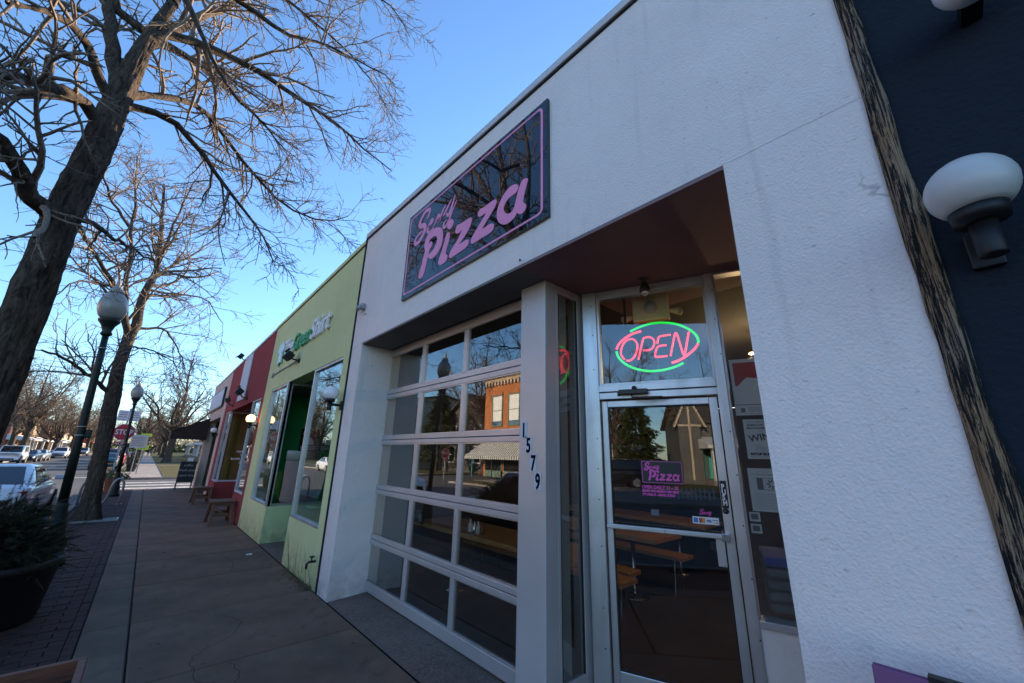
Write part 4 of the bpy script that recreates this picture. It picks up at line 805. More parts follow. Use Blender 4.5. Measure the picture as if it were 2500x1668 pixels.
# ================================================================ dark blue building on the right with peeling timber
nb = thing('navy_building', 'dark navy stucco building edge on the right', 'building', (F0, -4, 0))
MB().box(F0+.004, 10, -9, -.034, 0, 7.5).build('wall', 'navy_stucco', nb)
tr = MB(); prev = None; n = 60
for i in range(n+1):
    z = -.0+7.4*i/n; jl = random.uniform(-.003, .003)+.004*math.sin(z*3); jr = random.uniform(-.006, .006)+.006*math.sin(z*2.1+1)
    ring = [(F0-.012, -.027+jl, z), (F0-.017+random.uniform(-.003, .003), -.058, z), (F0-.010, -.092+jr, z), (F0+.01, -.092+jr, z), (F0+.01, -.027+jl, z)]
    k = len(tr.v); tr.v += ring
    if i: tr.f += [(k-5+j, k-5+(j+1) % 5, k+(j+1) % 5, k+j) for j in range(5)]
tr.build('corner_timber', 'peeling_wood', nb, True)
def globe_lamp(label, Y, zc, gm, sq=1.0, Xg=F0-.155, Xw=F0, grp='globe wall lamps', r=.098):
    t = thing('globe_lamp', label, 'wall lamp', (Xw, Y, zc-.15), grp)
    MB().ball((Xg, Y, zc), r, 28, 18, sq, -.86).build('globe', gm, t, True)
    MB().lathe([(.058, -.115), (.062, -.075), (.054, -.072)], (Xg, Y, zc), 20).build('collar', 'black_metal', t, True)
    MB().lathe([(.028, -.225), (.030, -.22), (.030, -.115)], (Xg, Y, zc), 16).build('stem', 'black_metal', t, True)
    MB().box(Xg, Xw, Y-.017, Y+.017, zc-.165, zc-.130).build('arm', 'black_metal', t, bevel=.004); MB().box(Xw-.02, Xw+.001, Y-.035, Y+.035, zc-.21, zc-.09).build('wall_plate', 'black_metal', t, bevel=.004); return t
globe_lamp('dirty white globe lamp on the dark blue wall at the right edge', -.185, 2.41, 'globe_dirty')
globe_lamp('white globe lamp at the seam between green and white shops', 5.50, 2.37, 'globe_white'); globe_lamp('glowing yellow globe lamp between green and red shops', 11.15, 2.34, 'globe_lit'); globe_lamp('white globe lamp at the cream shop, farthest of the wall lamps', 18.3, 2.30, 'globe_white')
up_ = thing('upper_wall_lamp', 'white rounded lamp bottom high on the dark blue wall', 'wall lamp', (F0, -.33, 3.05)); MB().ball((F0-.15, -.335, 3.155), .085, 20, 14).build('globe', 'globe_white', up_, True); MB().box(F0-.10, F0+.003, -.36, -.31, 3.10, 3.15).build('arm', 'black_metal', up_)
pb_ = thing('purple_board', 'purple sandwich board standing by the white wall, bottom right', 'signboard', (1.55, -.1, 0))
for sgn, nm in ((-1, 'front_panel'), (1, 'back_panel')):
    m = MB(); m.add([(1.585+sgn*.012, .268, 1.085), (1.585+sgn*.012, -.36, 1.085), (1.585+sgn*.17, -.36, .01), (1.585+sgn*.17, .268, .01), (1.585+sgn*.004, .268, 1.085), (1.585+sgn*.004, -.36, 1.085), (1.585+sgn*.15, -.36, .01), (1.585+sgn*.15, .268, .01)], [(0, 1, 2, 3), (4, 7, 6, 5), (0, 4, 5, 1), (2, 6, 7, 3), (1, 5, 6, 2), (0, 3, 7, 4)]); m.build(nm, 'purple_board', pb_, bevel=.003)
MB().box(1.57, 1.60, .1, .16, 1.083, 1.095).build('hinge', 'black_metal', pb_); MB().box(1.57, 1.60, -.26, -.2, 1.083, 1.095).build('hinge', 'black_metal', pb_)
# ================================================================ street furniture
def street_lamp(label, x, y, lean, k=1.):
    t = thing('street_lamp', label, 'street lamp', (x, y, 0), 'street lamps along the kerb'); M = Matrix.Rotation(lean, 4, 'Y') @ Matrix.Diagonal((1, 1, k, 1))
    MB().lathe([(.17, 0), (.17, .06), (.14, .09), (.14, .30), (.11, .36), (.085, .62), (.07, .70), (.074, .74), (.066, .78)], (x, y, 0), 16, M).build('base', 'lamp_green', t, True)
    MB().lathe([(.056, .78), (.052, 1.6), (.045, 2.6), (.040, 3.12)], (x, y, 0), 16, M).build('post', 'lamp_green', t, True)
    MB().lathe([(.05, 3.12), (.075, 3.15), (.055, 3.19), (.085, 3.28), (.13, 3.34), (.135, 3.37), (.12, 3.38)], (x, y, 0), 20, M).build('capital', 'lamp_green', t, True)
    MB().lathe([(.110, 3.38), (.152, 3.43), (.178, 3.52), (.182, 3.60), (.165, 3.69), (.115, 3.77), (.078, 3.81)], (x, y, 0), 26, M).build('globe', 'acorn_glass', t, True)
    MB().lathe([(.10, 3.80), (.085, 3.85), (.05, 3.90), (.022, 3.93), (.03, 3.96), (.006, 4.05)], (x, y, 0), 16, M).build('finial', 'acorn_glass', t, True)
    for zz in (1.66, 1.78, 2.92): MB().lathe([(.058, zz), (.058, zz+.012)], (x, y, 0), 14, M).build('band', 'galvanised', t)
    m = MB().box(.05, .12, -.04, .04, 1.62, 1.74); m.v = [tuple(M @ Vector(p)+Vector((x, y, 0))) for p in m.v]; m.build('outlet_box', 'lamp_green', t, bevel=.01)
street_lamp('nearer leaning street lamp with frosted acorn globe beside the evergreen planter', -.70, 8.80, -R(2.95), 1.065)
street_lamp('farther street lamp in front of the stop sign', -.545, 19.9, -R(2.5), 1.0)
def octa(r, c): return [(c[0]+r*math.cos(R(22.5+45*i)), c[1]+r*math.sin(R(22.5+45*i))) for i in range(8)]
def YF(Y, x, z): return Matrix(((1, 0, 0, x), (0, 0, -1, Y), (0, 1, 0, z), (0, 0, 0, 1)))
def stop_sign(label, x, y, z, extra=True, flip=False, grp='stop signs'):
    t = thing('stop_sign', label, 'stop sign', (x, y, 0), grp); s_ = -1 if flip else 1
    f = lambda dy: (lambda u, v, a: (u, y+s_*a, v))
    MB().prism(octa(.345, (x, z)), f(0), -.012, -.006).build('border', 'sign_white', t); MB().prism(octa(.325, (x, z)), f(0), -.0145, -.012).build('face', 'sign_red', t)
    q = text_mb('STOP', .28, .002, 0, .006, 'CENTER', .78); M = YF(y-.016, x, z-.095)
    if flip: M = Matrix(((-1, 0, 0, x), (0, 0, 1, y+.016), (0, 1, 0, z-.095), (0, 0, 0, 1)))
    xf(q, M); q.build('lettering', 'sign_white', t)
    MB().box(x-.03, x+.03, y-.004, y+.03, 0, z+(.95 if extra else .3)).build('post', 'galvanised', t)
    MB().box(x-.20, x+.20, y-.0125, y-.006, z-.50, z-.38).build('plate', 'sign_red', t)
    q = text_mb('ALL WAY', .10, .002, 0, .002, 'CENTER', .8); xf(q, YF(y-.014, x, z-.475)); q.build('plate_lettering', 'sign_white', t)
    if extra:
        MB().box(x-.33, x-.01, y-.013, y-.006, z+.44, z+.86).box(x+.01, x+.33, y-.013, y-.006, z+.44, z+.86).build('parking_plate', 'paper_white', t)
        for dx in (-.17, .17):
            for i, tx in enumerate(('2 HOUR', 'PARKING', '8AM-6PM')): q = text_mb(tx, .07, .002, 0, .001, 'CENTER', .8); xf(q, YF(y-.0145, x+dx, z+.75-.09*i)); q.build('plate_lettering', 'sign_red', t)
            MB().box(x+dx-.10, x+dx+.10, y-.0155, y-.0135, z+.485, z+.505).build('arrow', 'sign_red', t)
stop_sign('red stop sign with ALL WAY plate at the near street corner', -.83, 22.45, 2.22)
stop_sign('red stop sign across the street, seen mirrored in the roll-up door', -11.2, 24.4, 1.75, False)
rk = thing('bike_rack', 'wavy steel tube bike rack behind the second tree', 'bike rack', (-.7, 17.0, 0))
pth = [(-1.15, 0), (-1.15, .48), (-1.10, .66), (-1.0, .72), (-.90, .64), (-.86, .45), (-.84, .20), (-.78, .07), (-.70, .04), (-.62, .09), (-.57, .25), (-.54, .50), (-.49, .66), (-.41, .72), (-.33, .66), (-.29, .50), (-.285, 0)]
MB().tube([(p.x, 17.0, p.y) for p in smooth_poly(pth, 4, False)], .030, 12).build('tube', 'galvanised', rk, True)
for xx in (-1.15, -.285): MB().lathe([(.07, 0), (.07, .012), (.04, .016)], (xx, 17.0, 0), 14).build('foot_plate', 'galvanised', rk)
gr_ = thing('tree_grate', 'low metal planter edging at the foot of the second tree', 'edging', (-.4, 13.5, 0)); MB().box(-.95, -.16, 13.28, 13.33, -.004, .03).box(-.95, -.16, 13.60, 13.63, -.004, .03).box(-.19, -.16, 13.33, 13.60, -.004, .03).build('bars', 'galvanised', gr_); MB().box(-.96, -.17, 13.12, 13.98, -.03, -.006).build('soil_bed', 'soil', gr_)

def pot(name, label, x, y, r0, r1, h, m, grp=None):
    t = thing(name, label, 'planter', (x, y, 0), grp)
    MB().lathe([(r0, 0), (r0+.01, .02), (r1*.97, h*.86), (r1*1.0, h*.87), (r1*1.03, h*.9), (r1*1.03, h), (r1*.93, h), (r1*.90, h*.86), (.01, h*.86)], (x, y, 0), 36).build('pot', m, t, True); MB().lathe([(.01, h*.88), (r1*.9, h*.87)], (x, y, 0), 20).build('soil', 'soil', t); return t
p1 = pot('round_planter', 'big black round planter holding the evergreen shrub, left foreground', -.95, 6.4, .47, .55, .53, 'black_plastic')
p2 = pot('round_planter', 'terracotta planter in front of the stop sign', -.71, 21.75, .17, .24, .50, 'terracotta')
p3 = pot('round_planter', 'dark planter at the far street corner', -.56, 39.9, .22, .32, .55, 'black_plastic')
bx_ = thing('wooden_planter_box', 'reddish wooden box corner in the bottom left foreground', 'planter', (-.4, 2.75, 0))
for i in range(4): MB().box(-.80, -.002, 3.09, 3.122, .005+.15*i, .15+.15*i).build('plank', 'planter_wood', bx_, bevel=.004); MB().box(-.034, -.003, 2.36, 3.088, .005+.15*i, .15+.15*i).build('plank', 'planter_wood', bx_, bevel=.004); MB().box(-.80, -.034, 2.36, 2.39, .005+.15*i, .15+.15*i).build('plank', 'planter_wood', bx_, bevel=.004); MB().box(-.80, -.77, 2.39, 3.09, .005+.15*i, .15+.15*i).build('plank', 'planter_wood', bx_, bevel=.004)
MB().box(-.77, -.034, 2.39, 3.09, .4, .52).build('soil', 'soil', bx_)

# evergreen shrub: sprays of needles
def sprays(n, c, rad, zlo, seed, ln=(.10, .26), needles=16, nl=.022, flat=.35):
    g = np.random.default_rng(seed); V = []; F = []
    u = g.normal(size=(n, 3)); u /= np.linalg.norm(u, axis=1, keepdims=True); u[:, 2] = np.abs(u[:, 2])*.9-.15
    rr = g.uniform(.35, 1., n)**.6; nc = 64; cu = g.normal(size=(nc, 3)); cu /= np.linalg.norm(cu, axis=1, keepdims=True); cu[:, 2] = np.abs(cu[:, 2])*1.0-.2; ck = g.uniform(.45, 1.12, nc); ci = g.integers(0, nc, n); u = cu[ci]*.82+g.normal(size=(n, 3))*.17; base = np.array(c)+u*(ck[ci]*rr)[:, None]*np.array(rad)*.9
    d = u*np.array([1, 1, .55])+g.normal(size=(n, 3))*.35; d /= np.linalg.norm(d, axis=1, keepdims=True); L = g.uniform(*ln, n)
    side = np.cross(d, g.normal(size=(n, 3))); side /= np.linalg.norm(side, axis=1, keepdims=True); nn = np.cross(d, side)
    t = np.linspace(0.05, 1, needles)
    for sgn in (-1, 1):
        for roll in (-.5, .5):
            o = base[:, None]+d[:, None]*(t[None, :, None]*L[:, None, None]); o[:, :, 2] -= (t[None]**2)*L[:, None]*.15
            nd = d[:, None]*.8+sgn*side[:, None]*.8+roll*nn[:, None]+g.normal(size=(n, needles, 3))*.25; nd /= np.linalg.norm(nd, axis=2, keepdims=True)
            l_ = nl*(1.15-t)[None, :, None]*g.uniform(.7, 1.4, (n, needles, 1)); w_ = np.cross(nd, nn[:, None]); w_ /= np.linalg.norm(w_, axis=2, keepdims=True)+1e-6
            q = np.stack([o-w_*.0028, o+w_*.0028, o+nd*l_+w_*.0006, o+nd*l_-w_*.0006], 2).reshape(-1, 3); V.append(q)
    V = np.concatenate(V); F = np.arange(len(V)).reshape(-1, 4); return V, F
sh = thing('evergreen_shrub', 'dark bushy evergreen shrub in the black planter', 'shrub', (-.90, 6.4, .46))
V, F = sprays(2300, (-.92, 6.4, .58), (.60, .60, .70), .4, 3, (.08, .26), 18, .030); me = mesh_np('foliage', V-np.array([-.90, 6.4, .46]), F); o = link('foliage', me, 'juniper', sh); o['kind'] = 'stuff'
st = MB()
for i in range(46):
    a = random.uniform(0, 6.28); e = random.uniform(.25, 1.0); r_ = random.uniform(.4, .62); st.tube([(-.90, 6.4, .46), (-.90+.4*r_*math.cos(a), 6.4+.4*r_*math.sin(a), .5+.35*r_*e), (-.90+r_*math.cos(a), 6.4+r_*math.sin(a), .55+.75*r_*e)], [.014, .008, .003], 5)
st.build('branches', 'bark', sh)
def leaf_clump(name, label, c, r, n, seed, m='leafy', lf=.05, grp=None):
    g = np.random.default_rng(seed); u = g.normal(size=(n, 3)); u /= np.linalg.norm(u, axis=1, keepdims=True); p = u*g.uniform(.3, 1, (n, 1))**.5*np.array(r); p[:, 2] = np.abs(p[:, 2])
    a = g.normal(size=(n, 3)); a /= np.linalg.norm(a, axis=1, keepdims=True); b_ = np.cross(a, g.normal(size=(n, 3))); b_ /= np.linalg.norm(b_, axis=1, keepdims=True); l_ = g.uniform(.6, 1.3, (n, 1))*lf
    q = np.stack([p-a*l_, p+b_*l_*.4, p+a*l_, p-b_*l_*.4], 1).reshape(-1, 3); t = thing(name, label, 'plant', c, grp); o = link('leaves', mesh_np('leaves', q, np.arange(4*n).reshape(-1, 4)), m, t); o['kind'] = 'stuff'
    s_ = MB()
    for i in range(0, n, max(1, n//24)): s_.tube([tuple(Vector(c)), tuple(Vector(c)+Vector(p[i]))], [.006, .002], 4)
    s_.build('stems', 'bark', t); return t
leaf_clump('potted_plant', 'yellowing leafy plant in the terracotta planter', (-.71, 21.75, .43), (.48, .35, .42), 420, 2)
leaf_clump('potted_plant', 'tall dark plant in the far corner planter', (-.56, 39.9, .48), (.35, .35, 1.0), 420, 4, 'juniper', .08)

# A-frame chalkboard
ch = thing('chalkboard_sign', 'black A-frame chalkboard with white card clipped on top', 'signboard', (1.44, 22.2, 0))
for sgn in (-1, 1):
    f = lambda x, z: (x, 22.2+sgn*.02+sgn*(1.12-z)*.2, z)
    m = MB()
    for (x0, x1, z0, z1) in ((1.18, 1.72, .28, 1.12),): m.add([f(x0, z0), f(x1, z0), f(x1, z1), f(x0, z1)]+[tuple(Vector(f(*p))+Vector((0, sgn*.02, 0))) for p in ((x0, z0), (x1, z0), (x1, z1), (x0, z1))], [(0, 1, 2, 3), (4, 7, 6, 5), (0, 4, 5, 1), (1, 5, 6, 2), (2, 6, 7, 3), (3, 7, 4, 0)])
    m.build('board', 'chalkboard', ch)
    for xx in (1.19, 1.70): MB().tube([f(xx, 1.12), f(xx, .0)], .014, 6).build('leg', 'black_metal', ch)
for i, (tx, z) in enumerate((('coffee', .92), ('fresh soup', .72), ('open late', .52))): q = text_mb(tx, .13, .002, .2, 0, 'CENTER'); xf(q, Matrix(((1, 0, 0, 1.45), (0, 0, -1, 22.2-.046-(1.12-z)*.2), (0, 1, .2, z), (0, 0, 0, 1)))); q.build('chalk_writing', 'chalk', ch)
MB().box(1.38, 1.58, 22.17, 22.175, 1.12, 1.27).build('card', 'paper_white', ch)
def stool(label, x, y):
    t = thing('wooden_stool', label, 'stool', (x, y, 0), 'wooden stools by the red shop')
    for i in range(3): MB().box(x-.22, x+.22, y-.30+.205*i, y-.30+.205*i+.195, .455, .49).build('seat_plank', 'stool_wood', t, bevel=.004)
    for sy in (-1, 1):
        for sx_ in (-1, 1):
            a = Vector((x+sx_*.165, y+sy*.22, .455)); c = Vector((x+sx_*.205, y+sy*.38, 0)); m = MB(); w_ = .032
            m.add([a+Vector((-w_, -w_, 0)), a+Vector((w_, -w_, 0)), a+Vector((w_, w_, 0)), a+Vector((-w_, w_, 0)), c+Vector((-w_, -w_, 0)), c+Vector((w_, -w_, 0)), c+Vector((w_, w_, 0)), c+Vector((-w_, w_, 0))], [(0, 1, 2, 3), (4, 7, 6, 5), (0, 4, 5, 1), (1, 5, 6, 2), (2, 6, 7, 3), (3, 7, 4, 0)]); m.build('leg', 'stool_wood', t, bevel=.003)
        MB().box(x-.20, x+.20, y+sy*.235-.014, y+sy*.235+.014, .375, .452).build('apron_board', 'stool_wood', t); MB().box(x-.20, x+.20, y+sy*.31-.014, y+sy*.31+.014, .17, .23).build('stretcher', 'stool_wood', t)
    MB().box(x-.02, x+.02, y-.32, y+.32, .235, .27).build('stretcher', 'stool_wood', t)
stool('nearer low wooden stool against the red knee wall', 1.555, 11.75); stool('farther low wooden stool by the red shop bay', 1.555, 16.2)
# dry weeds at the foot of the green wall, a paper scrap
wd = MB(); 
for i in range(26):
    yy = random.choice((5.62, 5.72, 5.80, 6.05, 6.3, 6.6))+random.uniform(-.08, .08); h = random.uniform(.05, .16) if i > 6 else random.uniform(.3, .55); dx = random.uniform(-.10, .02); dy = random.uniform(-.15, .2)
    wd.tube([(F0-.015, yy, 0), (F0-.03+dx*.4, yy+dy*.3, h*.55), (F0-.03+dx, yy+dy, h)], [.0035, .0025, .001], 4)
o = wd.build('dry_weeds', 'dry_grass'); tag(o, 'dry weeds growing from the joint at the green wall foot', 'weeds'); o['kind'] = 'stuff'
g = np.random.default_rng(4); n = 700; yy = np.clip(5.6+g.exponential(.28, n), 5.44, 8); xx = F0-np.abs(g.normal(0, .045, n)); s_ = g.uniform(.004, .018, n)
p = np.stack([xx, yy, np.full(n, .004)+g.uniform(0, .03, n)*np.exp(-(yy-5.5)*3)], 1); a = g.normal(size=(n, 3)); a[:, 2] *= .4; b_ = np.cross(a, g.normal(size=(n, 3)))
a /= np.linalg.norm(a, axis=1, keepdims=True); b_ /= np.linalg.norm(b_, axis=1, keepdims=True); a *= s_[:, None]; b_ *= s_[:, None]*.5
o = link('leaf_litter', mesh_np('leaf_litter', np.stack([p-a, p+b_, p+a, p-b_], 1).reshape(-1, 3), np.arange(4*n).reshape(-1, 4)), 'dry_grass'); tag(o, 'dry leaf litter gathered at the green wall foot', 'leaf litter'); o['kind'] = 'stuff'
solo(MB().add([(1.52, 7.95, .004), (1.60, 7.93, .006), (1.61, 7.99, .014), (1.53, 8.01, .008)], [(0, 1, 2, 3)]), 'paper_scrap', 'paper_white', 'small white paper scrap on the walk before the green shop', 'litter', (1.55, 7.97, 0))

# far signs at the next corner
for lab, x, y, z, kind in (('yellow school crossing sign beyond the side street', -.22, 36.5, 1.62, 'y'), ('white street information sign beyond the side street', -.50, 36.4, 2.05, 'w')):
    t = thing('traffic_sign', lab, 'road sign', (x, y, 0))
    MB().box(x-.03, x+.03, y, y+.05, 0, z+.9 if kind == 'y' else z+.3).build('post', 'galvanised', t)
    if kind == 'y':
        MB().prism([(x-.28, z-.1), (x+.28, z-.1), (x+.28, z+.15), (x, z+.36), (x-.28, z+.15)], lambda u, v, a: (u, a, v), y-.012, y-.002).build('face', 'sign_yellow', t); MB().box(x-.28, x+.28, y-.012, y-.002, z+.75, z+.95).build('upper_face', 'sign_yellow', t)
        for dx in (-.08, .07): MB().prism([(x+dx-.03, z-.03), (x+dx+.03, z-.03), (x+dx+.05, z+.12), (x+dx, z+.2), (x+dx-.05, z+.12)], lambda u, v, a: (u, a, v), y-.016, y-.0125).build('pictogram', 'decal_black', t)
    else:
        MB().box(x-.42, x+.42, y-.012, y-.002, z-.42, z+.42).build('face', 'galvanised', t)
        for i in range(6): MB().box(x-.34, x+.30, y-.015, y-.0125, z-.30+.11*i, z-.26+.11*i).build('print', 'ink_grey', t)

# blown leaves and grit lying on the walk
g = np.random.default_rng(9); n = 260; px_ = np.concatenate([g.uniform(-1.1, 1.8, 150), F0-np.abs(g.normal(0, .12, 110))]); py_ = np.concatenate([g.uniform(3.2, 20, 150), g.uniform(5.4, 20, 110)]); s_ = g.uniform(.008, .022, n)
p = np.stack([px_, py_, np.full(n, .006)], 1); a = g.normal(size=(n, 3)); a[:, 2] *= .25; b_ = np.cross(a, g.normal(size=(n, 3))); b_[:, 2] *= .3; a /= np.linalg.norm(a, axis=1, keepdims=True); b_ /= np.linalg.norm(b_, axis=1, keepdims=True); a *= s_[:, None]; b_ *= s_[:, None]*.55
o = link('blown_leaves', mesh_np('blown_leaves', np.stack([p-a, p+b_, p+a, p-b_], 1).reshape(-1, 3), np.arange(4*n).reshape(-1, 4)), 'dry_grass'); tag(o, 'dry brown leaf bits scattered over the walk', 'leaf litter'); o['kind'] = 'stuff'
# ================================================================ trees
def tubes(P, Rr, S):
    n, K, _ = P.shape; T = np.gradient(P, axis=1); T /= np.linalg.norm(T, axis=2, keepdims=True)+1e-9
    ref = np.tile(np.array([.31, .57, .76]), (n, 1)); m0 = np.abs((T.mean(1)*ref).sum(1)) > .85; ref[m0] = [.9, -.4, .1]
    A = np.cross(T, ref[:, None]); A /= np.linalg.norm(A, axis=2, keepdims=True)+1e-9; B = np.cross(T, A)
    an = np.arange(S)*2*np.pi/S
    V = P[:, :, None]+Rr[:, :, None, None]*(A[:, :, None]*np.cos(an)[None, None, :, None]+B[:, :, None]*np.sin(an)[None, None, :, None])
    i = np.arange(n)[:, None, None]*K*S+np.arange(K-1)[None, :, None]*S; j = np.arange(S)[None, None]; j2 = (j+1) % S
    F = np.stack([i+j, i+j2, i+S+j2, i+S+j], 3).reshape(-1, 4); return V.reshape(-1, 3), F
def resamp(p, K):
    p = np.array([tuple(v) for v in smooth_poly(p, 6, False)]); d = np.r_[0, np.cumsum(np.linalg.norm(np.diff(p, axis=0), axis=1))]; t = np.linspace(0, d[-1], K); return np.stack([np.interp(t, d, p[:, k]) for k in range(3)], 1)
def plen(P): return np.linalg.norm(np.diff(P, axis=1), axis=2).sum(1)
def sprout(g, P, Rr, dens, t0, lfun, ang, K, rk, rmin, rend, wig, grav, keep=None):
    L = plen(P); n, Kp, _ = P.shape; cnt = np.maximum(1, np.round(L*dens*g.uniform(.7, 1.3, n))).astype(int); idx = np.repeat(np.arange(n), cnt); N = len(idx)
    t = t0+(1-t0)*g.uniform(0, 1, N)**.85; f = t*(Kp-1); i0 = np.minimum(f.astype(int), Kp-2); fr = (f-i0)[:, None]
    a, c = P[idx, i0], P[idx, i0+1]; pos = a+(c-a)*fr; tan = c-a; tan /= np.linalg.norm(tan, axis=1, keepdims=True)+1e-9; r0 = Rr[idx, i0]*(1-fr[:, 0])+Rr[idx, i0+1]*fr[:, 0]
    pe = g.normal(size=(N, 3)); pe -= tan*(pe*tan).sum(1, keepdims=True); pe /= np.linalg.norm(pe, axis=1, keepdims=True)+1e-9
    th = np.radians(g.uniform(*ang, N))[:, None]; d = tan*np.cos(th)+pe*np.sin(th); ln = lfun(L[idx], t, g, N)
    out = np.zeros((N, K, 3)); out[:, 0] = pos; step = ln/(K-1)
    for k in range(1, K):
        d = d+g.normal(size=(N, 3))*wig+np.array([0, 0, grav]); d /= np.linalg.norm(d, axis=1, keepdims=True); out[:, k] = out[:, k-1]+d*step[:, None]
    rs = np.clip(np.minimum(r0*rk, ln*.022+rmin), rmin, None); RR = rs[:, None]*(1-(1-rend)*np.linspace(0, 1, K)[None]); RR = np.maximum(RR, rmin*.6); return out, RR
def trunk_mesh(pts, n=72, rings=260, rough=.22):
    P = [Vector(p[:3]) for p in pts]; rad = [p[3] for p in pts]; q = smooth_poly([tuple(v) for v in P], 10, False); m = len(q); rr = np.interp(np.linspace(0, 1, m), np.linspace(0, 1, len(rad)), rad)
    d = np.r_[0, np.cumsum([(q[i+1]-q[i]).length for i in range(m-1)])]; t = np.linspace(0, d[-1], rings); C = np.stack([np.interp(t, d, [v[k] for v in q]) for k in range(3)], 1); r2 = np.interp(t, d, rr)
    V = []
    for i in range(rings):
        for j in range(n):
            a = 2*math.pi*j/n; x, y = math.cos(a), math.sin(a); z = t[i]
            wz = z+.25*mnoise.noise(Vector((x*2, y*2, z*1.5))); h = mnoise.noise(Vector((x*1.6, y*1.6, z*.9)))*rough*.8+(.55-abs(mnoise.noise(Vector((x*5.5, y*5.5, wz*2.6+7))))*1.6)*rough*.75+(.5-abs(mnoise.noise(Vector((x*11, y*11, wz*5.5+3))))*1.5)*rough*.45
            fl = .35*math.exp(-z*3.5)*(1+.6*math.sin(a*5))
            r_ = r2[i]*(1+h-rough*.3+fl*.5); V.append((C[i, 0]+x*r_, C[i, 1]+y*r_, C[i, 2]))
    F = [(i*n+j, i*n+(j+1) % n, (i+1)*n+(j+1) % n, (i+1)*n+j) for i in range(rings-1) for j in range(n)]; mb = MB(); mb.v = V; mb.f = F; return mb
def build_tree(name, label, base, trunk, limbs, seed, scale, dens, lens, twig_m='twig_bark', thin=1., grp=None, grav=-.01):
    t = thing(name, label, 'tree', base, grp); g = np.random.default_rng(seed); o0 = np.array(base)
    trunk_mesh(trunk).build('trunk', 'bark', t, True)
    lb = MB(); KP = 14; P0 = []; R0 = []
    ax = np.array([tuple(v) for v in smooth_poly([q[:3] for q in trunk], 12, False)])
    for p, a, c in limbs:
        dd = np.linalg.norm(ax-np.array(p[0]), axis=1); kx = int(dd.argmin())
        if .02 < dd[kx] < .45*scale: p = [tuple(ax[max(kx-2, 0)])]+list(p)       # root the limb inside the trunk
        q = resamp(p, KP); q[1:-1] += g.normal(size=(KP-2, 3))*.010*scale; rr = a+(c-a)*np.linspace(0, 1, KP)**.8; P0.append(q); R0.append(rr)
    P0 = np.array(P0); R0 = np.array(R0); V, F = tubes(P0, R0, 9); me = mesh_np('limbs', V-o0, F); me.shade_smooth(); link('limbs', me, 'bark', t)
    lf = lambda lo, hi, tp: (lambda L, tt, gg, N: gg.uniform(lo, hi, N)*scale*(1-tp*tt))
    P1, R1 = sprout(g, P0, R0, dens[0], .12, lf(*lens[0], .35), (28, 72), 8, .6, .0055*thin, .35, .17, grav)
    P2, R2 = sprout(g, P1, R1, dens[1], .12, lf(*lens[1], .3), (28, 62), 6, .65, .0042*thin, .5, .14, grav)
    P3, R3 = sprout(g, P2, R2, dens[2], .15, lf(*lens[2], .2), (28, 60), 4, .7, .0031*thin, .6, .15, grav*.5)
    vs_, fs, k = [], [], 0
    for P, Q, S in ((P1, R1, 5), (P2, R2, 4), (P3, R3, 3)):
        V, F = tubes(P, Q, S); vs_.append(V); fs.append(F+k); k += len(V)
    me = mesh_np('crown', np.concatenate(vs_)-o0, np.concatenate(fs)); me.shade_smooth(); o = link('crown', me, twig_m, t); return t
T1TRUNK= [(-0.989, 4.952, 3.739), (-0.962, 5.008, 4.461), (-0.964, 5.11, 5.138), (-0.952, 5.163, 5.835), (-0.917, 5.271, 6.496), (-0.901, 5.324, 6.78)]
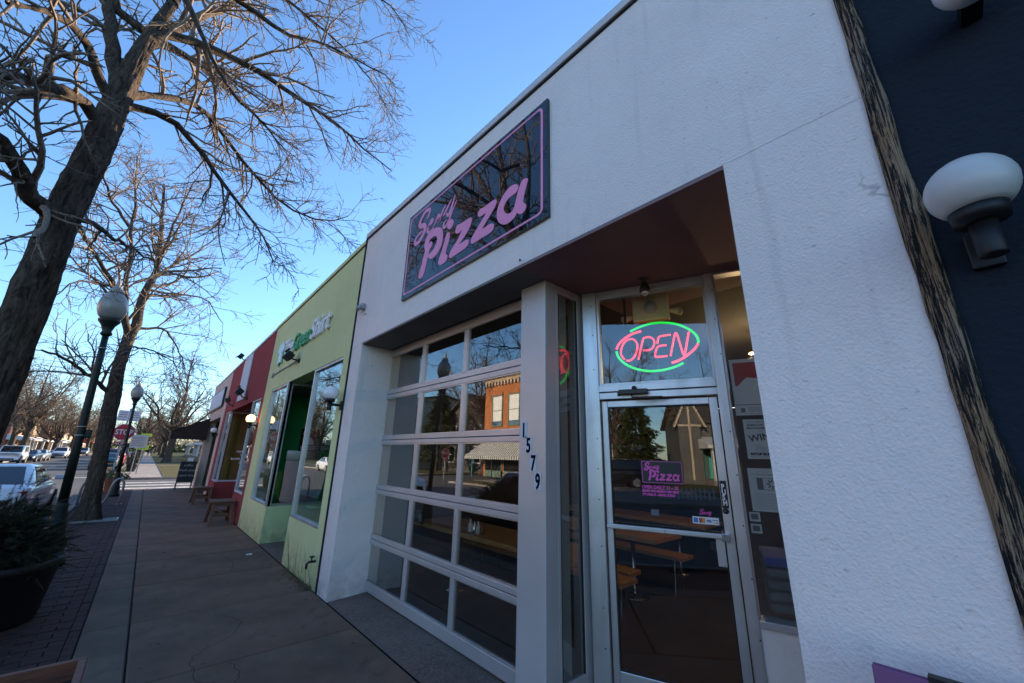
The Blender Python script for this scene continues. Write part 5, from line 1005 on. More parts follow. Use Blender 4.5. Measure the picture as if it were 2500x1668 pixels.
T1LIMBS=[
 ([ (-1.02,5.15,5.21),(-1.18,5.17,5.74),(-1.33,5.23,6.28),(-1.54,5.38,7.02) ],0.075,0.04),
 ([ (-1.08,4.99,5.05),(-1.21,4.75,5.24),(-1.32,4.51,5.19),(-1.38,4.28,4.99),(-1.48,4.14,4.80) ],0.05,0.02),
 ([ (-1.13,4.87,4.71),(-1.22,4.43,4.45),(-1.34,4.09,4.15),(-1.47,3.93,3.95) ],0.06,0.03),
 ([ (-0.90,5.12,5.21),(-0.66,5.56,5.69),(-0.38,5.99,6.05),(-0.13,6.30,6.03),(0.27,6.49,5.81),(0.88,6.64,5.49),(1.46,6.64,5.48),(1.84,6.65,5.77) ],0.05,0.008),
 ([ (-0.88,5.12,5.06),(-0.66,5.16,5.13),(-0.48,5.18,5.10),(-0.21,5.30,4.92),(0.09,5.40,4.65),(0.36,5.49,4.47),(0.59,5.52,4.23),(0.72,5.55,3.99) ],0.045,0.007),
 ([ (-0.91,5.22,6.04),(-0.79,5.54,6.37),(-0.55,5.97,6.66),(-0.25,6.40,6.92),(0.13,6.80,7.06),(0.48,7.18,7.14),(0.90,7.45,7.26) ],0.06,0.01),
 ([ (-0.91,5.22,6.16),(-0.66,5.26,6.35),(-0.34,5.39,6.55),(0.09,5.50,6.68),(0.56,5.67,6.76),(1.00,5.82,6.85),(1.43,5.93,6.85),(1.77,5.94,6.71),(2.24,5.89,6.54) ],0.06,0.008),
 ([ (-0.91,5.22,6.12),(-0.80,5.64,6.86),(-0.65,6.06,7.70),(-0.49,6.48,8.58),(-0.22,7.00,9.99),(0.33,7.39,11.61) ],0.07,0.02),
 ([ (-0.63,4.66,7.11),(-0.31,4.79,6.87),(-0.07,4.90,6.97),(0.24,4.99,7.04),(0.66,5.06,7.35),(1.04,5.09,7.45),(1.58,5.06,7.55),(1.79,5.04,7.46) ],0.04,0.006),
 ([ (-0.87,4.72,6.55),(-0.71,4.70,6.33),(-0.51,4.67,5.97),(-0.30,4.69,5.67),(-0.09,4.75,5.48),(0.21,4.80,5.36),(0.52,4.87,5.19) ],0.035,0.007),
 ([ (-1.06,4.83,3.52),(-1.14,4.66,3.56),(-1.21,4.44,3.68),(-1.28,4.31,3.75),(-1.37,4.18,3.77) ],0.08,0.04),
 ([ (-0.19,6.00,8.79),(0.40,5.89,9.53),(1.14,5.69,9.83),(1.72,5.54,9.75),(2.06,5.42,9.21) ],0.03,0.006),
 ([ (-0.90,5.32,6.78),(-0.93,5.52,7.65),(-0.99,5.82,9.02),(-1.11,6.10,10.82) ],0.06,0.04),
 ([ (-1.33,5.23,6.28),(-1.29,5.04,7.07),(-1.23,5.05,8.30),(-0.99,5.31,10.27) ],0.05,0.03),
 ([ (-0.22,7.00,9.99),(0.50,7.18,10.20),(1.28,7.29,10.14),(1.98,7.34,9.84),(2.63,7.24,9.05) ],0.03,0.006),
 ([ (-0.86,4.98,3.62),(-0.76,5.45,3.70),(-0.62,5.97,3.83),(-0.42,6.49,3.92) ],0.03,0.008),
]
T2TRUNK= [(-0.676, 13.583, -0.004), (-0.732, 13.58, 0.803), (-0.849, 13.624, 2.199), (-0.867, 13.673, 2.515), (-0.979, 13.715, 3.58), (-0.952, 13.767, 4.055), (-0.959, 13.817, 4.427)]
T2LIMBS=[
 ([ (-0.96,13.82,4.43),(-0.89,13.87,4.66),(-0.94,13.97,5.20),(-0.93,14.07,5.79),(-0.86,14.17,6.30),(-0.89,14.27,6.72),(-0.99,14.47,7.42),(-1.17,14.85,8.51),(-1.35,15.14,9.61) ],0.12,0.03),
 ([ (-0.89,14.17,6.17),(-0.52,14.79,6.99),(-0.10,15.30,7.81),(0.35,15.80,8.89) ],0.05,0.012),
 ([ (-0.98,13.82,4.44),(-1.13,13.55,4.79),(-1.24,13.34,5.20),(-1.41,13.12,5.39),(-1.77,12.78,5.84),(-1.93,12.55,6.01),(-2.13,12.32,6.33),(-2.33,12.18,6.81) ],0.09,0.02),
 ([ (-1.07,13.61,2.97),(-1.36,13.13,3.22),(-1.77,12.68,3.44),(-2.05,12.33,3.51) ],0.06,0.02),
 ([ (-0.81,13.88,4.62),(-0.38,14.19,4.80),(-0.13,14.40,4.65),(0.06,14.50,4.34),(0.31,14.60,3.85) ],0.045,0.01),
 ([ (-1.13,13.55,4.79),(-1.27,13.44,5.67),(-1.34,13.33,6.19),(-1.49,13.22,7.03),(-1.64,13.20,8.07),(-1.85,13.27,9.17) ],0.07,0.015),
 ([ (-0.90,14.27,6.58),(-0.84,14.78,8.05),(-0.77,15.28,9.54),(-0.62,15.69,10.84) ],0.05,0.012),
 ([ (-0.93,14.07,5.79),(-0.31,14.50,5.95),(0.36,15.00,6.17),(0.99,15.37,5.60) ],0.04,0.01),
 ([ (-1.49,13.22,7.03),(-1.98,12.85,7.57),(-2.31,12.59,8.19),(-2.55,12.44,8.79) ],0.04,0.012),
 ([ (-1.41,13.12,5.39),(-1.72,12.68,5.27),(-1.95,12.25,5.05),(-2.07,12.02,4.65) ],0.035,0.01),
 ([ (-0.95,13.77,4.05),(-0.61,13.49,4.07),(-0.18,13.30,3.90),(0.20,13.20,3.63) ],0.03,0.008),
]
tr1 = [(-.985, 5.0, -.03, .215), (-.985, 5.0, .5, .155), (-.98, 4.98, 1.6, .126), (-.99, 4.95, 3.0, .116), (-.989, 4.952, 3.74, .120), (-.972, 5.008, 4.46, .112), (-.975, 5.10, 5.14, .104), (-.955, 5.163, 5.83, .075), (-.901, 5.324, 6.78, .05)]
build_tree('bare_tree', 'large leafless street tree with thick trunk, left foreground', (-.98, 5.0, 0), tr1, T1LIMBS, 21, 1., (8.5, 9.5, 9.5), ((.35, 1.25), (.16, .52), (.05, .17)))
tr2 = [(-.676, 13.583, -.03, .24), (-.70, 13.58, .4, .165), (-.732, 13.58, .8, .150), (-.849, 13.624, 2.2, .142), (-.90, 13.68, 2.9, .138), (-.96, 13.73, 3.6, .128), (-.955, 13.80, 4.5, .115)]
build_tree('bare_tree', 'slimmer leafless tree on the walk behind the nearer street lamp', (-.68, 13.58, 0), tr2, T2LIMBS, 33, 1.6, (5.0, 5.0, 5.5), ((.4, 1.3), (.2, .55), (.07, .2)), thin=1.7)
# stock of bare background trees
def proto_tree(seed, h, spread, nl=7):
    g = np.random.default_rng(seed); limbs = []
    fork = h*.24
    for i in range(nl):
        a = 2*math.pi*(i+g.uniform(-.3, .3))/nl; e = g.uniform(.3, 1.)*spread; z0 = fork*g.uniform(.75, 1.15); p = [(0, 0, z0)]
        hh = h*g.uniform(.62, .98) if e < spread*.75 else h*g.uniform(.5, .75)
        for k in (.25, .5, .75, 1.): p.append((e*k**.8*math.cos(a+g.normal()*.15), e*k**.8*math.sin(a+g.normal()*.15), z0+(hh-z0)*k**(1.0)+g.normal()*.15))
        limbs.append((p, .030*h*.5, .012))
    limbs.append(([(0, 0, fork), (.2, .1, h*.5), (-.1, .2, h*.75), (.1, 0, h)], .035*h*.5, .012))
    return [(0, 0, -.05, .055*h*.6), (0, 0, .6, .04*h*.6), (.05, 0, fork*.7, .036*h*.6), (0, .05, fork*1.15, .034*h*.6)], limbs
def bg_tree(label, seed, h, spread, thin, loc, grp, dens=(2.4, 2.8, 3.2)):
    tk, lb = proto_tree(seed, h, spread); t = build_tree('bare_tree', label, (0, 0, 0), tk, lb, seed+100, h/7., dens, ((.5, 1.4), (.3, .8), (.15, .4)), 'far_twig', thin, grp, .02)
    t.location = loc; ORG[t.name] = Vector(loc); return t
GT = 'bare trees farther along the street'
big = bg_tree('massive old bare tree on the lawn beyond the side street', 5, 15.5, 6.5, 5., (2.1, 66, 0), GT, (2.2, 2.4, 2.4))
tA = bg_tree('bare tree across the street nearest the striped awning', 8, 11.5, 4.6, 4., (-12.0, 36.5, 0), GT); tB = bg_tree('tall bare tree behind the grey gabled house, seen in the door glass', 13, 13, 5.2, 4.5, (-33, -3.4, 0), GT)
def more(src, label, loc, s_, rz):
    c = copy_tree(src); c.location = loc; c.scale = (s_, s_, s_*random.uniform(.92, 1.1)); c.rotation_euler = (0, 0, rz); c['label'] = label
spots = [(tA, (-11.9, 62, 0), 1.0), (tB, (-12.4, 84, 0), 1.05), (tA, (-11.8, 104, 0), 1.05), (tB, (-12.2, 128, 0), 1.0), (tA, (-12.0, 155, 0), 1.15), (tB, (-12.3, 190, 0), 1.2), (tB, (-.8, 92, 0), .8), (tA, (-.9, 112, 0), .85), (tB, (2.4, 104, 0), .9), (tA, (2.6, 140, 0), 1.0), (tB, (-.9, 150, 0), .9), (tA, (-22, 140, 0), 1.2), (tB, (-26, 100, 0), 1.3), (tA, (2.2, 190, 0), 1.1), (tB, (-.9, 210, 0), 1.1), (tB, (-20, 31, 0), 1.15), (tA, (-24, 44, 0), 1.0), (tA, (-13, 8.5, 0), 1.0), (tB, (9, 110, 0), 1.0), (tA, (-14, 240, 0), 1.4), (tB, (4, 260, 0), 1.4), (tA, (-30, -11, 0), 1.0), (tB, (-15.5, 74, 0), 1.15), (tA, (-15, 93, 0), 1.2), (tB, (-21, 118, 0), 1.35), (tA, (-14.5, 118, 0), 1.1), (tB, (-13.5, 142, 0), 1.2), (tA, (-12.5, 172, 0), 1.3)]
names = ['across the street behind the parked white jeep', 'second across the street past the jeep', 'third across the street past the jeep', 'fourth across the street past the jeep', 'fifth across the street past the jeep', 'sixth across the street, far down', 'on the parkway strip past the red parked car', 'second on the far parkway strip', 'on the lawn side behind the massive old tree', 'second on the lawn side far down the walk', 'third on the far parkway strip', 'behind the porch houses on the left', 'tall behind the brick porch house', 'third on the lawn side far down the walk', 'fourth on the far parkway strip', 'beside the dark gabled house, mirrored in the roll-up door', 'by the cream building, mirrored in the roll-up door', 'before the orange brick building, mirrored in the roll-up door', 'in the garden right of the massive old tree', 'closing the street on the left at the horizon', 'closing the street on the right at the horizon', 'far behind the grey gabled house, mirrored in the door', 'in the garden behind the white jeep', 'in the garden before the brick porch house', 'towering behind the tan porch house', 'in the garden of the tan porch house', 'by the far brick house across the street', 'by the cream house far across the street']
for (s_, l, k), nm in zip(spots, names): more(s_, 'bare winter tree '+nm, l, k, random.uniform(0, 6.28))
def conifer(label, loc, h, r):
    t = thing('conifer_tree', label, 'tree', loc, 'evergreens behind the shops across the street'); MB().tube([loc, (loc[0], loc[1], h*.95)], [.18, .03], 8).build('trunk', 'bark', t, True)
    g = np.random.default_rng(int(h*10)); n = 5200; z = g.uniform(.06, 1, n)**.8; a = g.uniform(0, 6.283, n); rr = r*(1-z)*g.uniform(.35, 1.05, n)*(1+.25*np.sin(z*40)); p = np.stack([rr*np.cos(a), rr*np.sin(a), z*h], 1); d = np.stack([np.cos(a), np.sin(a), np.full(n, -.35)], 1)+g.normal(size=(n, 3))*.3; d *= g.uniform(.15, .4, (n, 1)); s_ = np.cross(d, g.normal(size=(n, 3))); s_ /= np.linalg.norm(s_, axis=1, keepdims=True); s_ *= .06
    o = link('crown', mesh_np('crown', np.stack([p-s_, p+s_, p+d+s_*.3, p+d-s_*.3], 1).reshape(-1, 3), np.arange(4*n).reshape(-1, 4)), 'conifer', t)
conifer('dark conifer beside the grey gabled house, mirrored in the entrance door', (-29, -4.6, 0), 7.5, 2.6); conifer('dark conifer across the side street, mirrored in the green shop window', (-19, 38, 0), 9, 3.0)
conifer('dark conifer beside the porch houses on the left', (-18, 112, 0), 9, 3.2)
# ================================================================ vehicles
SEC = [(0, 0), (.80, 0), (.93, .06), (.985, .25), (1.0, .50), (.985, .74), (.95, .90), (.88, .97), (.6, 1.0), (0, 1.015)]
KIND = {
 'sedan': dict(st=[(-2.20, .60, .40, .66), (-2.15, .74, .30, .84), (-1.95, .81, .22, .92), (-1.3, .83, .18, .93), (-.4, .84, .17, .92), (.6, .84, .17, .90), (1.2, .83, .19, .86), (1.7, .80, .21, .78), (2.02, .74, .25, .68), (2.15, .60, .32, .56)], base=(-1.80, 1.05, .86, .78), roof=(-.95, .20, 1.30, .57), wy=(-1.28, 1.30), wr=.30),
 'suv': dict(st=[(-2.15, .66, .42, .88), (-2.10, .78, .32, 1.02), (-1.9, .84, .26, 1.06), (-1.2, .86, .24, 1.06), (.5, .86, .24, 1.04), (1.1, .85, .26, 1.02), (1.7, .83, .28, .98), (2.02, .78, .32, .86), (2.12, .66, .40, .72)], base=(-2.08, 1.00, 1.0, .81), roof=(-1.85, .25, 1.62, .64), wy=(-1.28, 1.30), wr=.35),
 'jeep': dict(st=[(-2.0, .78, .42, .96), (-1.96, .83, .34, 1.04), (-1.2, .85, .30, 1.05), (.6, .85, .30, 1.05), (1.1, .84, .30, 1.04), (1.85, .82, .32, 1.02), (1.95, .80, .36, .98)], base=(-1.97, .95, 1.0, .82), roof=(-1.90, .55, 1.72, .72), wy=(-1.2, 1.25), wr=.37)}
def car(label, kind, pm, loc, rz, grp='parked cars', plate=None):
    K = KIND[kind]; t = thing('parked_car', label, 'car', (0, 0, 0), grp); ns_ = len(SEC); m = MB(); ring = 2*ns_-2
    st = K['st']; fine = []
    for i in range(len(st)-1):
        for q in range(3): f = q/3; fine.append(tuple(st[i][k]+(st[i+1][k]-st[i][k])*f for k in range(4)))
    fine.append(st[-1])
    for (y, w_, z0, z1) in fine:
        pts = [(w_*a, y, z0+(z1-z0)*c) for a, c in SEC]+[(-w_*a, y, z0+(z1-z0)*c) for a, c in SEC[-2:0:-1]]; m.v += pts
    n = len(fine)
    for i in range(n-1):
        for j in range(ring): m.f.append((i*ring+j, i*ring+(j+1) % ring, (i+1)*ring+(j+1) % ring, (i+1)*ring+j))
    m.f += [tuple(range(ring)), tuple(range((n-1)*ring, n*ring))[::-1]]
    body = m.build('body', pm, t, True)
    (yr, yf, zb, wb), (rr, rf, zr_, wr_) = K['base'], K['roof']
    gv = [(-wb, yr, zb), (wb, yr, zb), (wb, yf, zb), (-wb, yf, zb), (-wr_, rr, zr_), (wr_, rr, zr_), (wr_, rf, zr_), (-wr_, rf, zr_)]
    m = MB().add(gv, [(3, 2, 1, 0), (4, 5, 6, 7), (0, 1, 5, 4), (2, 3, 7, 6), (1, 2, 6, 5), (3, 0, 4, 7)]); o = m.build('cabin', pm, t, True); bv = o.modifiers.new('bevel', 'BEVEL'); bv.width = .11; bv.segments = 4
    A = [Vector(p) for p in gv]
    def panel(name, a, b_, c, d, u0, u1, v0, v1, parent=t, off=.008):
        f = lambda u, v: (a.lerp(b_, u)).lerp(d.lerp(c, u), v); q = [f(u0, v0), f(u1, v0), f(u1, v1), f(u0, v1)]; nn = (q[1]-q[0]).cross(q[3]-q[0]).normalized()
        mm = MB(); mm.add([p+nn*off for p in q]+[p-nn*.02 for p in q], [(0, 1, 2, 3), (4, 7, 6, 5), (0, 4, 5, 1), (1, 5, 6, 2), (2, 6, 7, 3), (3, 7, 4, 0)]); return mm.build(name, 'car_glass', parent)
    panel('rear_window', A[0], A[1], A[5], A[4], .09, .91, .14, .90); panel('windscreen', A[2], A[3], A[7], A[6], .07, .93, .12, .92)
    for (a, b_, c, d) in ((A[1], A[2], A[6], A[5]), (A[3], A[0], A[4], A[7])):
        f0 = a.y < 0
        for (u0, u1) in ((.16, .47), (.51, .80)) if f0 else ((.20, .49), (.53, .84)): panel('side_window', a, b_, c, d, u0, u1, .16, .88)
    W = st[4][1] if len(st) > 4 else .84; wrd = K['wr']
    for sx_ in (-1, 1):
        for wy in K['wy']:
            M = Matrix.Translation((sx_*(W-.10), wy, wrd-.02)) @ Matrix.Rotation(R(90)*sx_, 4, 'Y')
            MB().lathe([(wrd*1.14, -.06), (wrd*1.14, .105)], (0, 0, 0), 22, M).build('wheel_arch', 'rubber', t)
            wh = MB().lathe([(wrd*.55, -.09), (wrd*.96, -.09), (wrd, -.05), (wrd, .08), (wrd*.95, .115), (wrd*.66, .118)], (0, 0, 0), 24, M).build('wheel', 'rubber', t, True)
            MB().lathe([(.01, .105), (wrd*.25, .112), (wrd*.60, .10), (wrd*.67, .120), (wrd*.62, .122)], (0, 0, 0), 20, M).build('rim', 'rim_alloy', wh)
        zl = st[1][3]-.16 if kind == 'sedan' else .86
        yb = st[1][0]; wl = st[1][1]
        mm = MB(); mm.add([(sx_*wl*.66, yb-.02, zl+.02), (sx_*wl*.98, yb+.0, zl+.0), (sx_*(wl+.055), yb+.30, zl+.04), (sx_*(wl+.045), yb+.28, zl+.13), (sx_*wl*1.0, yb-.0, zl+.13), (sx_*wl*.72, yb-.02, zl+.10), (sx_*wl*.6, yb+.1, zl+.02)], [(0, 1, 4, 5), (1, 2, 3, 4), (0, 6, 2, 1), (5, 4, 3, 6), (0, 5, 6)]); mm.build('tail_light', 'tail_red', t)
        yf_ = st[-2][0]; wf = st[-2][1]; zh = st[-2][3]-.10
        MB().box(min(sx_*wf*.55, sx_*wf*.97), max(sx_*wf*.55, sx_*wf*.97), yf_-.12, yf_+.055, zh-.08, zh+.05).build('headlight', 'lamp_clear', t, bevel=.02)
        mm = MB(); mm.box(min(sx_*(wb+.02), sx_*(wb+.19)), max(sx_*(wb+.02), sx_*(wb+.19)), yf-.42, yf-.33, zb+.03, zb+.15); mm.build('mirror', pm, t, bevel=.03)
        for hy in (-.55, .35): MB().box(min(sx_*(W-.005), sx_*(W+.015)), max(sx_*(W-.005), sx_*(W+.015)), hy-.09, hy+.09, zb-.12, zb-.09).build('door_handle', pm, t)
    MB().box(-.5, .5, st[-1][0]-.03, st[-1][0]+.012, .40, .52).build('grille', 'rubber', t); MB().box(-.62, .62, st[0][0]-.015, st[0][0]+.1, .36, .46).build('bumper', 'rubber' if kind != 'sedan' else pm, t, bevel=.02)
    MB().box(-.17, .17, st[0][0]-.028, st[0][0]-.0155, .50 if kind == 'sedan' else .62, .60 if kind == 'sedan' else .72).build('plate', 'sign_white', t)
    t.location = loc; t.rotation_euler = (0, 0, rz); return t
RZ = -.110
car('white sedan parked at the kerb behind the planter, rear towards us', 'sedan', 'car_white', (-2.42, 15.2, RZ), 0)
car('maroon car parked beside the planters, seen only mirrored in the roll-up door', 'suv', 'car_maroon', (-2.45, 7.0, RZ-.25), 0)
car('white boxy jeep parked across the street at the left edge', 'jeep', 'car_white', (-9.9, 63.6, RZ), math.pi)
car('dark navy sedan parked behind the white jeep', 'sedan', 'car_navy', (-9.75, 70.5, RZ), math.pi); car('silver sedan parked behind the navy sedan', 'sedan', 'car_silver', (-9.75, 76, RZ), math.pi)
car('white sport utility parked across the street before the bare trees', 'suv', 'car_white', (-9.75, 93, RZ), math.pi); car('silver sport utility farther down the opposite kerb', 'suv', 'car_silver', (-9.75, 122, RZ), math.pi)
car('teal sedan parked past the side street, rear towards us', 'sedan', 'car_teal', (-2.35, 48.2, RZ), 0); car('red sport utility parked ahead of the teal sedan', 'suv', 'car_red', (-2.2, 55.0, RZ), 0); car('black sport utility far ahead on our kerb', 'suv', 'car_black', (-2.2, 64, RZ), 0); car('dark blue sedan farthest ahead on our kerb', 'sedan', 'car_navy', (-2.2, 74, RZ), 0)
car('black sport utility by the grey gabled house, mirrored in the entrance door', 'suv', 'car_black', (-19.8, -1.2, 0), 0)
car('white sedan across the street, mirrored in the green shop window', 'sedan', 'car_white', (-9.75, 41, RZ), math.pi)

# ================================================================ houses and shops across the street
def win(parent, X, y0, y1, z0, z1, fr='house_white', pane='far_glass', d=1, sash=True):
    o = MB().box(X, X+.06*d, y0-.09, y0, z0-.09, z1+.09).box(X, X+.06*d, y1, y1+.09, z0-.09, z1+.09).box(X, X+.06*d, y0, y1, z1, z1+.09).box(X-.0, X+.10*d, y0-.12, y1+.12, z0-.10, z0).build('window', fr, parent)
    MB().box(X+.002, X+.014*d, y0, y1, z0, z1).build('pane', pane, o)
    if sash: MB().box(X+.014*d, X+.04*d, y0, y1, (z0+z1)/2-.03, (z0+z1)/2+.03).build('sash_bar', fr, o)
    return o
ob = thing('brick_building', 'sunlit orange brick building with corbelled cornice, mirrored in the roll-up door', 'building', (-17, 20, 0))
MB().box(-30, -17, 10, 27.4, 0, 7.9).build('wall', 'orange_brick', ob); MB().box(-30.1, -16.85, 9.9, 27.55, 8.15, 8.6).box(-30, -16.93, 9.95, 27.47, 7.9, 8.15).build('cornice', 'house_tan', ob)
for i in range(42): MB().box(-17, -16.82, 10.3+i*.41, 10.3+i*.41+.16, 7.55, 7.9).build('corbel', 'house_cream', ob)
for k in range(7):
    y0 = 25.13-2.1*k; o = win(ob, -17, y0, y0+1.2, 4.17, 6.6, 'green_frame', 'blind_white'); MB().box(-16.985, -16.97, y0, y0+1.2, 4.17, 4.5).build('lower_pane', 'far_glass', o); MB().box(-16.95, -16.9, y0-.1, y0+1.3, 6.7, 6.95).build('lintel', 'orange_brick', o)
    y1 = 10.5+2.4*k; w_ = MB().box(-17, -16.94, y1, y1+.12, 0, 2.7).box(-17, -16.94, y1, y1+2.2, 2.6, 2.75).box(-17, -16.94, y1, y1+2.2, 0, .5).build('shop_window', 'green_frame', ob); MB().box(-16.99, -16.975, y1+.12, y1+2.2, .5, 2.6).build('pane', 'far_glass', w_)
sa = thing('striped_awning', 'black and white striped awning, mirrored in the roll-up door', 'awning', (-16.2, 24, 1.4))
m = MB(); m.add([(-17, 18, 2.9), (-17, 27.3, 2.9), (-15.6, 28.3, 1.62), (-15.6, 17.4, 1.62), (-15.6, 28.3, 1.40), (-15.6, 17.4, 1.40), (-17, 18, 2.86), (-17, 27.3, 2.86)], [(0, 1, 2, 3), (3, 2, 4, 5), (6, 5, 4, 7), (0, 3, 5, 6), (1, 7, 4, 2)]); m.build('canvas', 'stripe_awning', sa)
for yy in (18.2, 21.5, 24.6, 27.2): MB().tube([(-15.65, yy, 0), (-15.65, yy, 1.5)], .04, 8).build('post', 'turquoise' if yy > 27 else 'black_metal', sa)
def house(label, x, y, w_, d, h, rise, wm, rm, face=1, porch=True, chim=None, ridge='x', wins=((.22, .5), (.78, .5)), up=True, grp='houses along the street'):
    """front wall at X = x facing face (+1 east); y = centre"""
    t = thing('porch_house' if porch else 'house', label, 'house', (x, y, 0), grp); xb = x-face*d; xa, xc = min(x, xb), max(x, xb)
    MB().box(xa, xc, y-w_/2, y+w_/2, 0, h).build('wall', wm, t); e = .4
    if ridge == 'x':
        MB().prism([(y-w_/2, h), (y, h+rise), (y+w_/2, h)], lambda u, v, a: (a, u, v), xa+.02, xc-.02).build('gable', wm, t)
        r_ = MB(); s_ = rise/(w_/2)
        for sg in (-1, 1): r_.add([(xa-e, y+sg*(w_/2+e), h-e*s_), (xc+e, y+sg*(w_/2+e), h-e*s_), (xc+e, y, h+rise), (xa-e, y, h+rise), (xa-e, y+sg*(w_/2+e), h-e*s_+.15), (xc+e, y+sg*(w_/2+e), h-e*s_+.15), (xc+e, y, h+rise+.15), (xa-e, y, h+rise+.15)], [(0, 1, 2, 3), (4, 5, 6, 7), (0, 1, 5, 4), (1, 2, 6, 5), (3, 0, 4, 7)])
    else:
        MB().prism([(xa, h), ((xa+xc)/2, h+rise), (xc, h)], lambda u, v, a: (u, a, v), y-w_/2+.02, y+w_/2-.02).build('gable', wm, t)
        r_ = MB(); s_ = rise/(d/2); xm = (xa+xc)/2
        for sg in (-1, 1): r_.add([(xm+sg*(d/2+e), y-w_/2-e, h-e*s_), (xm+sg*(d/2+e), y+w_/2+e, h-e*s_), (xm, y+w_/2+e, h+rise), (xm, y-w_/2-e, h+rise), (xm+sg*(d/2+e), y-w_/2-e, h-e*s_+.15), (xm+sg*(d/2+e), y+w_/2+e, h-e*s_+.15), (xm, y+w_/2+e, h+rise+.15), (xm, y-w_/2-e, h+rise+.15)], [(0, 1, 2, 3), (4, 5, 6, 7), (0, 1, 5, 4), (1, 2, 6, 5), (3, 0, 4, 7)])
    ro_ = r_.build('roof', rm, t)
    if chim: MB().box(xm_ := (x-face*chim[0]-.35), xm_+.7, y+chim[1]-.35, y+chim[1]+.35, h*.6, h+rise+.7).build('chimney', 'red_brick', ro_)
    for (u, hw) in wins:
        yy = y-w_/2+u*w_; win(t, x, yy-hw, yy+hw, 1.0, 2.5, d=face)
        if up: win(t, x, yy-hw, yy+hw, h-1.9, h-.5, d=face)
    MB().box(min(x, x+.05*face), max(x, x+.05*face), y-.5, y+.5, .3, 2.4).build('door', 'shingle_dark', t)
    if porch:
        MB().box(min(x, x+2.2*face), max(x, x+2.2*face), y-w_/2, y+w_/2, 0, .35).build('porch_floor', 'kerb_concrete', t)
        MB().prism([(x, 3.4), (x+2.6*face, 2.75), (x+2.6*face, 2.5), (x, 2.5)], lambda u, v, a: (u, a, v), y-w_/2-.3, y+w_/2+.3).build('porch_roof', 'house_white', t)
        for k in range(4): yy = y-w_/2+.2+(w_-.4)*k/3; MB().box(x+face*2.1-.14, x+face*2.1+.14, yy-.14, yy+.14, .35, 2.5).build('porch_post', 'house_white', t)
        for k in range(3): MB().box(x+face*2.3-.04+face*.3*k, x+face*2.3+.26+face*.3*k, y-.9, y+.9, 0, .30-.09*k).build('step', 'kerb_concrete', t)
    return t
house('sunlit red brick porch house at the left edge, behind the jeep', -17, 106, 9, 10, 6.2, 2.6, 'red_brick', 'shingle_dark', chim=(4, 2)); house('tan porch house behind the navy sedan', -17, 121, 9, 10, 5.6, 2.6, 'tan_brick', 'shingle_dark')
house('brick house beside the far bare trees across the street', -17, 140, 10, 10, 6.0, 2.4, 'red_brick', 'shingle_dark', ridge='y', chim=(3, -2)); house('cream house far across the street', -17, 160, 9, 9, 5.5, 2.6, 'house_cream', 'shingle_dark'); house('tan brick house near the street end on the left', -18, 185, 12, 10, 6.5, 2.8, 'tan_brick', 'shingle_dark', ridge='y')
house('grey cottage with white posts under the awning, beyond the lawn', 9.0, 70, 9, 9, 3.6, 2.4, 'house_grey', 'shingle_dark', -1, True, (3, 2), 'x', ((.3, .5), (.75, .5)), False); house('brick cottage next beyond the grey cottage', 9.5, 86, 9, 9, 3.8, 2.4, 'red_brick', 'shingle_dark', -1, True, None, 'y', up=False); house('white cottage far along the right lawn', 9.5, 104, 10, 9, 4.2, 2.4, 'house_white', 'shingle_dark', -1, True, None, 'x', up=False); house('tan cottage farthest along the right lawn', 9.5, 126, 10, 9, 4.2, 2.4, 'house_tan', 'shingle_dark', -1, True, None, 'y', up=False)
house('dark gabled house beside the brick building, mirrored in the roll-up door', -20, 34.5, 8, 11, 5.2, 2.8, 'shingle_dark', 'shingle_dark', porch=False); house('cream corner building, mirrored in the roll-up door', -17, 46.5, 9, 10, 7.8, .9, 'house_cream', 'shingle_dark', porch=False, ridge='y')
gh = house('grey gabled house with turquoise shutters, mirrored in the entrance door', -26, -12.6, 8.0, 9, 4.7, 3.0, 'house_grey', 'shingle_dark', 1, True, None, 'y')
MB().box(-26, -25.2, -8.55, -6.95, 0, 4.3).prism([(-8.75, 4.2), (-7.75, 6.3), (-6.75, 4.2)], lambda u, v, a: (a, u, v), -26, -25.15).build('tower', 'house_grey', gh); MB().prism([(-8.95, 4.05), (-7.75, 6.6), (-6.55, 4.05), (-6.7, 4.05), (-7.75, 6.3), (-8.8, 4.05)], lambda u, v, a: (a, u, v), -25.15, -24.95).box(-25.19, -25.12, -7.82, -7.68, .3, 5.6).box(-25.19, -25.10, -8.6, -6.9, 4.1, 4.25).build('tower_trim', 'house_cream', gh)
for yy in (-9.25, -8.75): MB().box(-25.95, -25.85, yy-.12, yy+.12, .4, 2.2).build('shutter', 'turquoise', gh)
house('small brown house with brick chimney, mirrored in the entrance door', -45, -6.6, 5, 6, 3.2, 1.6, 'house_tan', 'shingle_dark', 1, True, (.4, .3), 'y', ((.2, .4), (.7, .4)), False)
dr_ = struct(MB().box(-22.5, -10.9, -5, 1.2, -.30, .004).build('driveway', 'kerb_concrete'))
pf = thing('picket_fence', 'white picket fence low in the entrance door reflection', 'fence', (-12.5, -3.3, 0))
for i in range(13): yy = -4.4+i*.18; MB().prism([(yy-.04, .03), (yy+.04, .03), (yy+.04, .45), (yy, .52), (yy-.04, .45)], lambda u, v, a: (a, u, v), -12.52, -12.495).build('picket', 'number_plate', pf)
MB().box(-12.55, -12.52, -4.5, -2.1, .12, .17).build('rail', 'number_plate', pf); MB().box(-12.55, -12.52, -4.5, -2.1, .34, .39).build('rail', 'number_plate', pf)
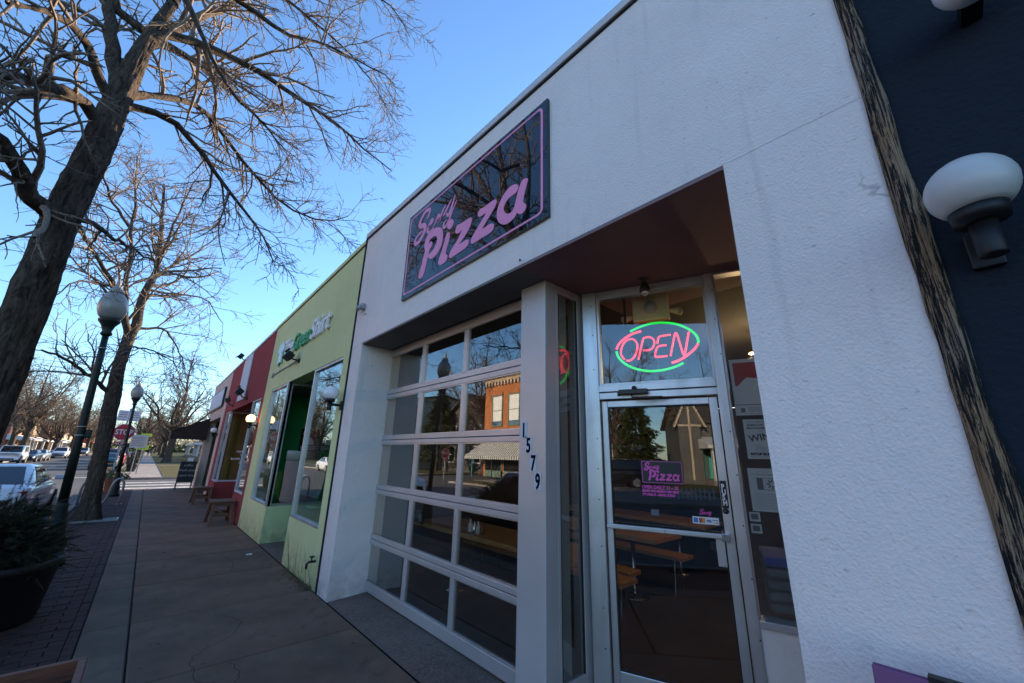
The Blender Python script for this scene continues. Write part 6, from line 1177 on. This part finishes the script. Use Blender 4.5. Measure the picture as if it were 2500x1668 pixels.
rd = thing('red_storefront', 'distant storefront with bright red awning down the street', 'building', (-17, 212, 0)); MB().box(-27, -17, 204, 222, 0, 6.5).build('wall', 'house_tan', rd); MB().prism([(-17, 4.6), (-15, 3.6), (-15, 3.2), (-17, 3.4)], lambda u, v, a: (u, a, v), 204, 216).build('awning', 'store_red', rd)
for k in range(4): win(rd, -17, 205.5+4*k, 207.5+4*k, 1, 3); win(rd, -17, 205.5+4*k, 207+4*k, 4.8, 6)
# people far down the walk
def person(label, x, y, h, cm, step):
    t = thing('person', label, 'person', (x, y, 0), 'people far down the walk'); s_ = h/1.7
    me = bpy.data.meshes.new('body'); V = [(0, 0, .95), (0, 0, 1.15), (0, 0, 1.38), (0, .0, 1.48), (0, .02, 1.60), (.17, 0, 1.36), (.22, .05, 1.10), (.2, .12, .88), (-.17, 0, 1.36), (-.22, -.05, 1.10), (-.2, -.02, .88), (.09, 0, .9), (.10, step, .48), (.10, step*.6, .05), (.10, step*.6+.1, .03), (-.09, 0, .9), (-.10, -step*.6, .48), (-.10, -step*1.5, .08), (-.10, -step*1.3, .03)]
    E = [(0, 1), (1, 2), (2, 3), (3, 4), (2, 5), (5, 6), (6, 7), (2, 8), (8, 9), (9, 10), (0, 11), (11, 12), (12, 13), (13, 14), (0, 15), (15, 16), (16, 17), (17, 18)]
    me.from_pydata([tuple(c*s_ for c in v) for v in V], E, []); o = bpy.data.objects.new('body', me); col.objects.link(o); o.parent = t; me.materials.append(MATS[cm])
    o.modifiers.new('skin', 'SKIN'); rad = [.14, .13, .15, .06, .10, .06, .05, .04, .06, .05, .04, .09, .065, .045, .04, .09, .065, .045, .04]
    if not me.skin_vertices: me.attributes.new
    for i, sv in enumerate(me.skin_vertices[0].data if me.skin_vertices else []): sv.radius = (rad[i]*s_, rad[i]*s_); sv.use_root = (i == 0)
    o.modifiers.new('sub', 'SUBSURF').levels = 1
    MB().ball((x, y+.02*s_, 1.64*s_), .105*s_, 10, 8).build('hair', 'black_plastic', t, True)
person('person in dark clothes walking far down the walk, left of the pair', .30, 112, 1.6, 'dark_cloth', .14); person('person in a pale top walking far down the walk, right of the pair', .85, 113, 1.55, 'grey_fabric', .12)
# overhead wires
wr = thing('overhead_wires', 'thin overhead wires crossing the side street', 'wires', (0, 30, 6)); 
for k in range(3): MB().tube([(-20, 33+k*.3, 6.2+k*.35), (-8, 33+k*.3, 5.6+k*.35), (4, 33+k*.3, 5.5+k*.35), (18, 33+k*.3, 6.1+k*.35)], .012, 5).build('wire', 'black_metal', wr)

# far-off woods that read as one mass, behind the last houses
g = np.random.default_rng(77); N = 9000
xs = np.where(g.uniform(size=N) < .45, g.uniform(-75, -28, N), g.uniform(17, 70, N)); ysx = g.uniform(60, 330, N); k = g.uniform(size=N) < .55; xs[k] = g.uniform(-75, 75, k.sum()); ysx[k] = g.uniform(265, 330, k.sum())
zz = g.uniform(.2, 1, N)**1.3*13; P = np.zeros((N, 4, 3)); P[:, 0] = np.stack([xs, ysx, zz*.5], 1); d = g.normal(size=(N, 3))*.6+np.array([0, 0, .8]); d /= np.linalg.norm(d, axis=1, keepdims=True)
for q in range(1, 4): d = d+g.normal(size=(N, 3))*.3; d /= np.linalg.norm(d, axis=1, keepdims=True); P[:, q] = P[:, q-1]+d*(g.uniform(.7, 2.2, N))[:, None]
V, F = tubes(P, np.tile(np.array([.09, .07, .05, .03]), (N, 1)), 3); o = link('far_wood', mesh_np('far_wood', V, F), 'far_twig'); tag(o, 'hazy mass of bare far trees closing the street', 'trees'); o['kind'] = 'stuff'
n = 14000; kx = g.uniform(size=n); x = np.where(kx < .45, g.uniform(-70, -27.5, n), np.where(kx < .8, g.uniform(17, 60, n), g.uniform(-70, 70, n))); y = np.where(kx < .8, g.uniform(55, 260, n), g.uniform(255, 300, n)); p = np.stack([x, y, g.uniform(0, 1, n)**1.5*4.0], 1)
a = g.normal(size=(n, 3)); a /= np.linalg.norm(a, axis=1, keepdims=True); c = np.cross(a, g.normal(size=(n, 3))); c /= np.linalg.norm(c, axis=1, keepdims=True); a *= g.uniform(.4, 1.2, (n, 1)); c *= g.uniform(.3, .8, (n, 1))
o = link('far_hedge', mesh_np('far_hedge', np.stack([p-a, p+c, p+a, p-c], 1).reshape(-1, 3), np.arange(4*n).reshape(-1, 4)), 'conifer'); tag(o, 'dark far hedges and shrubs behind the houses', 'hedge'); o['kind'] = 'stuff'
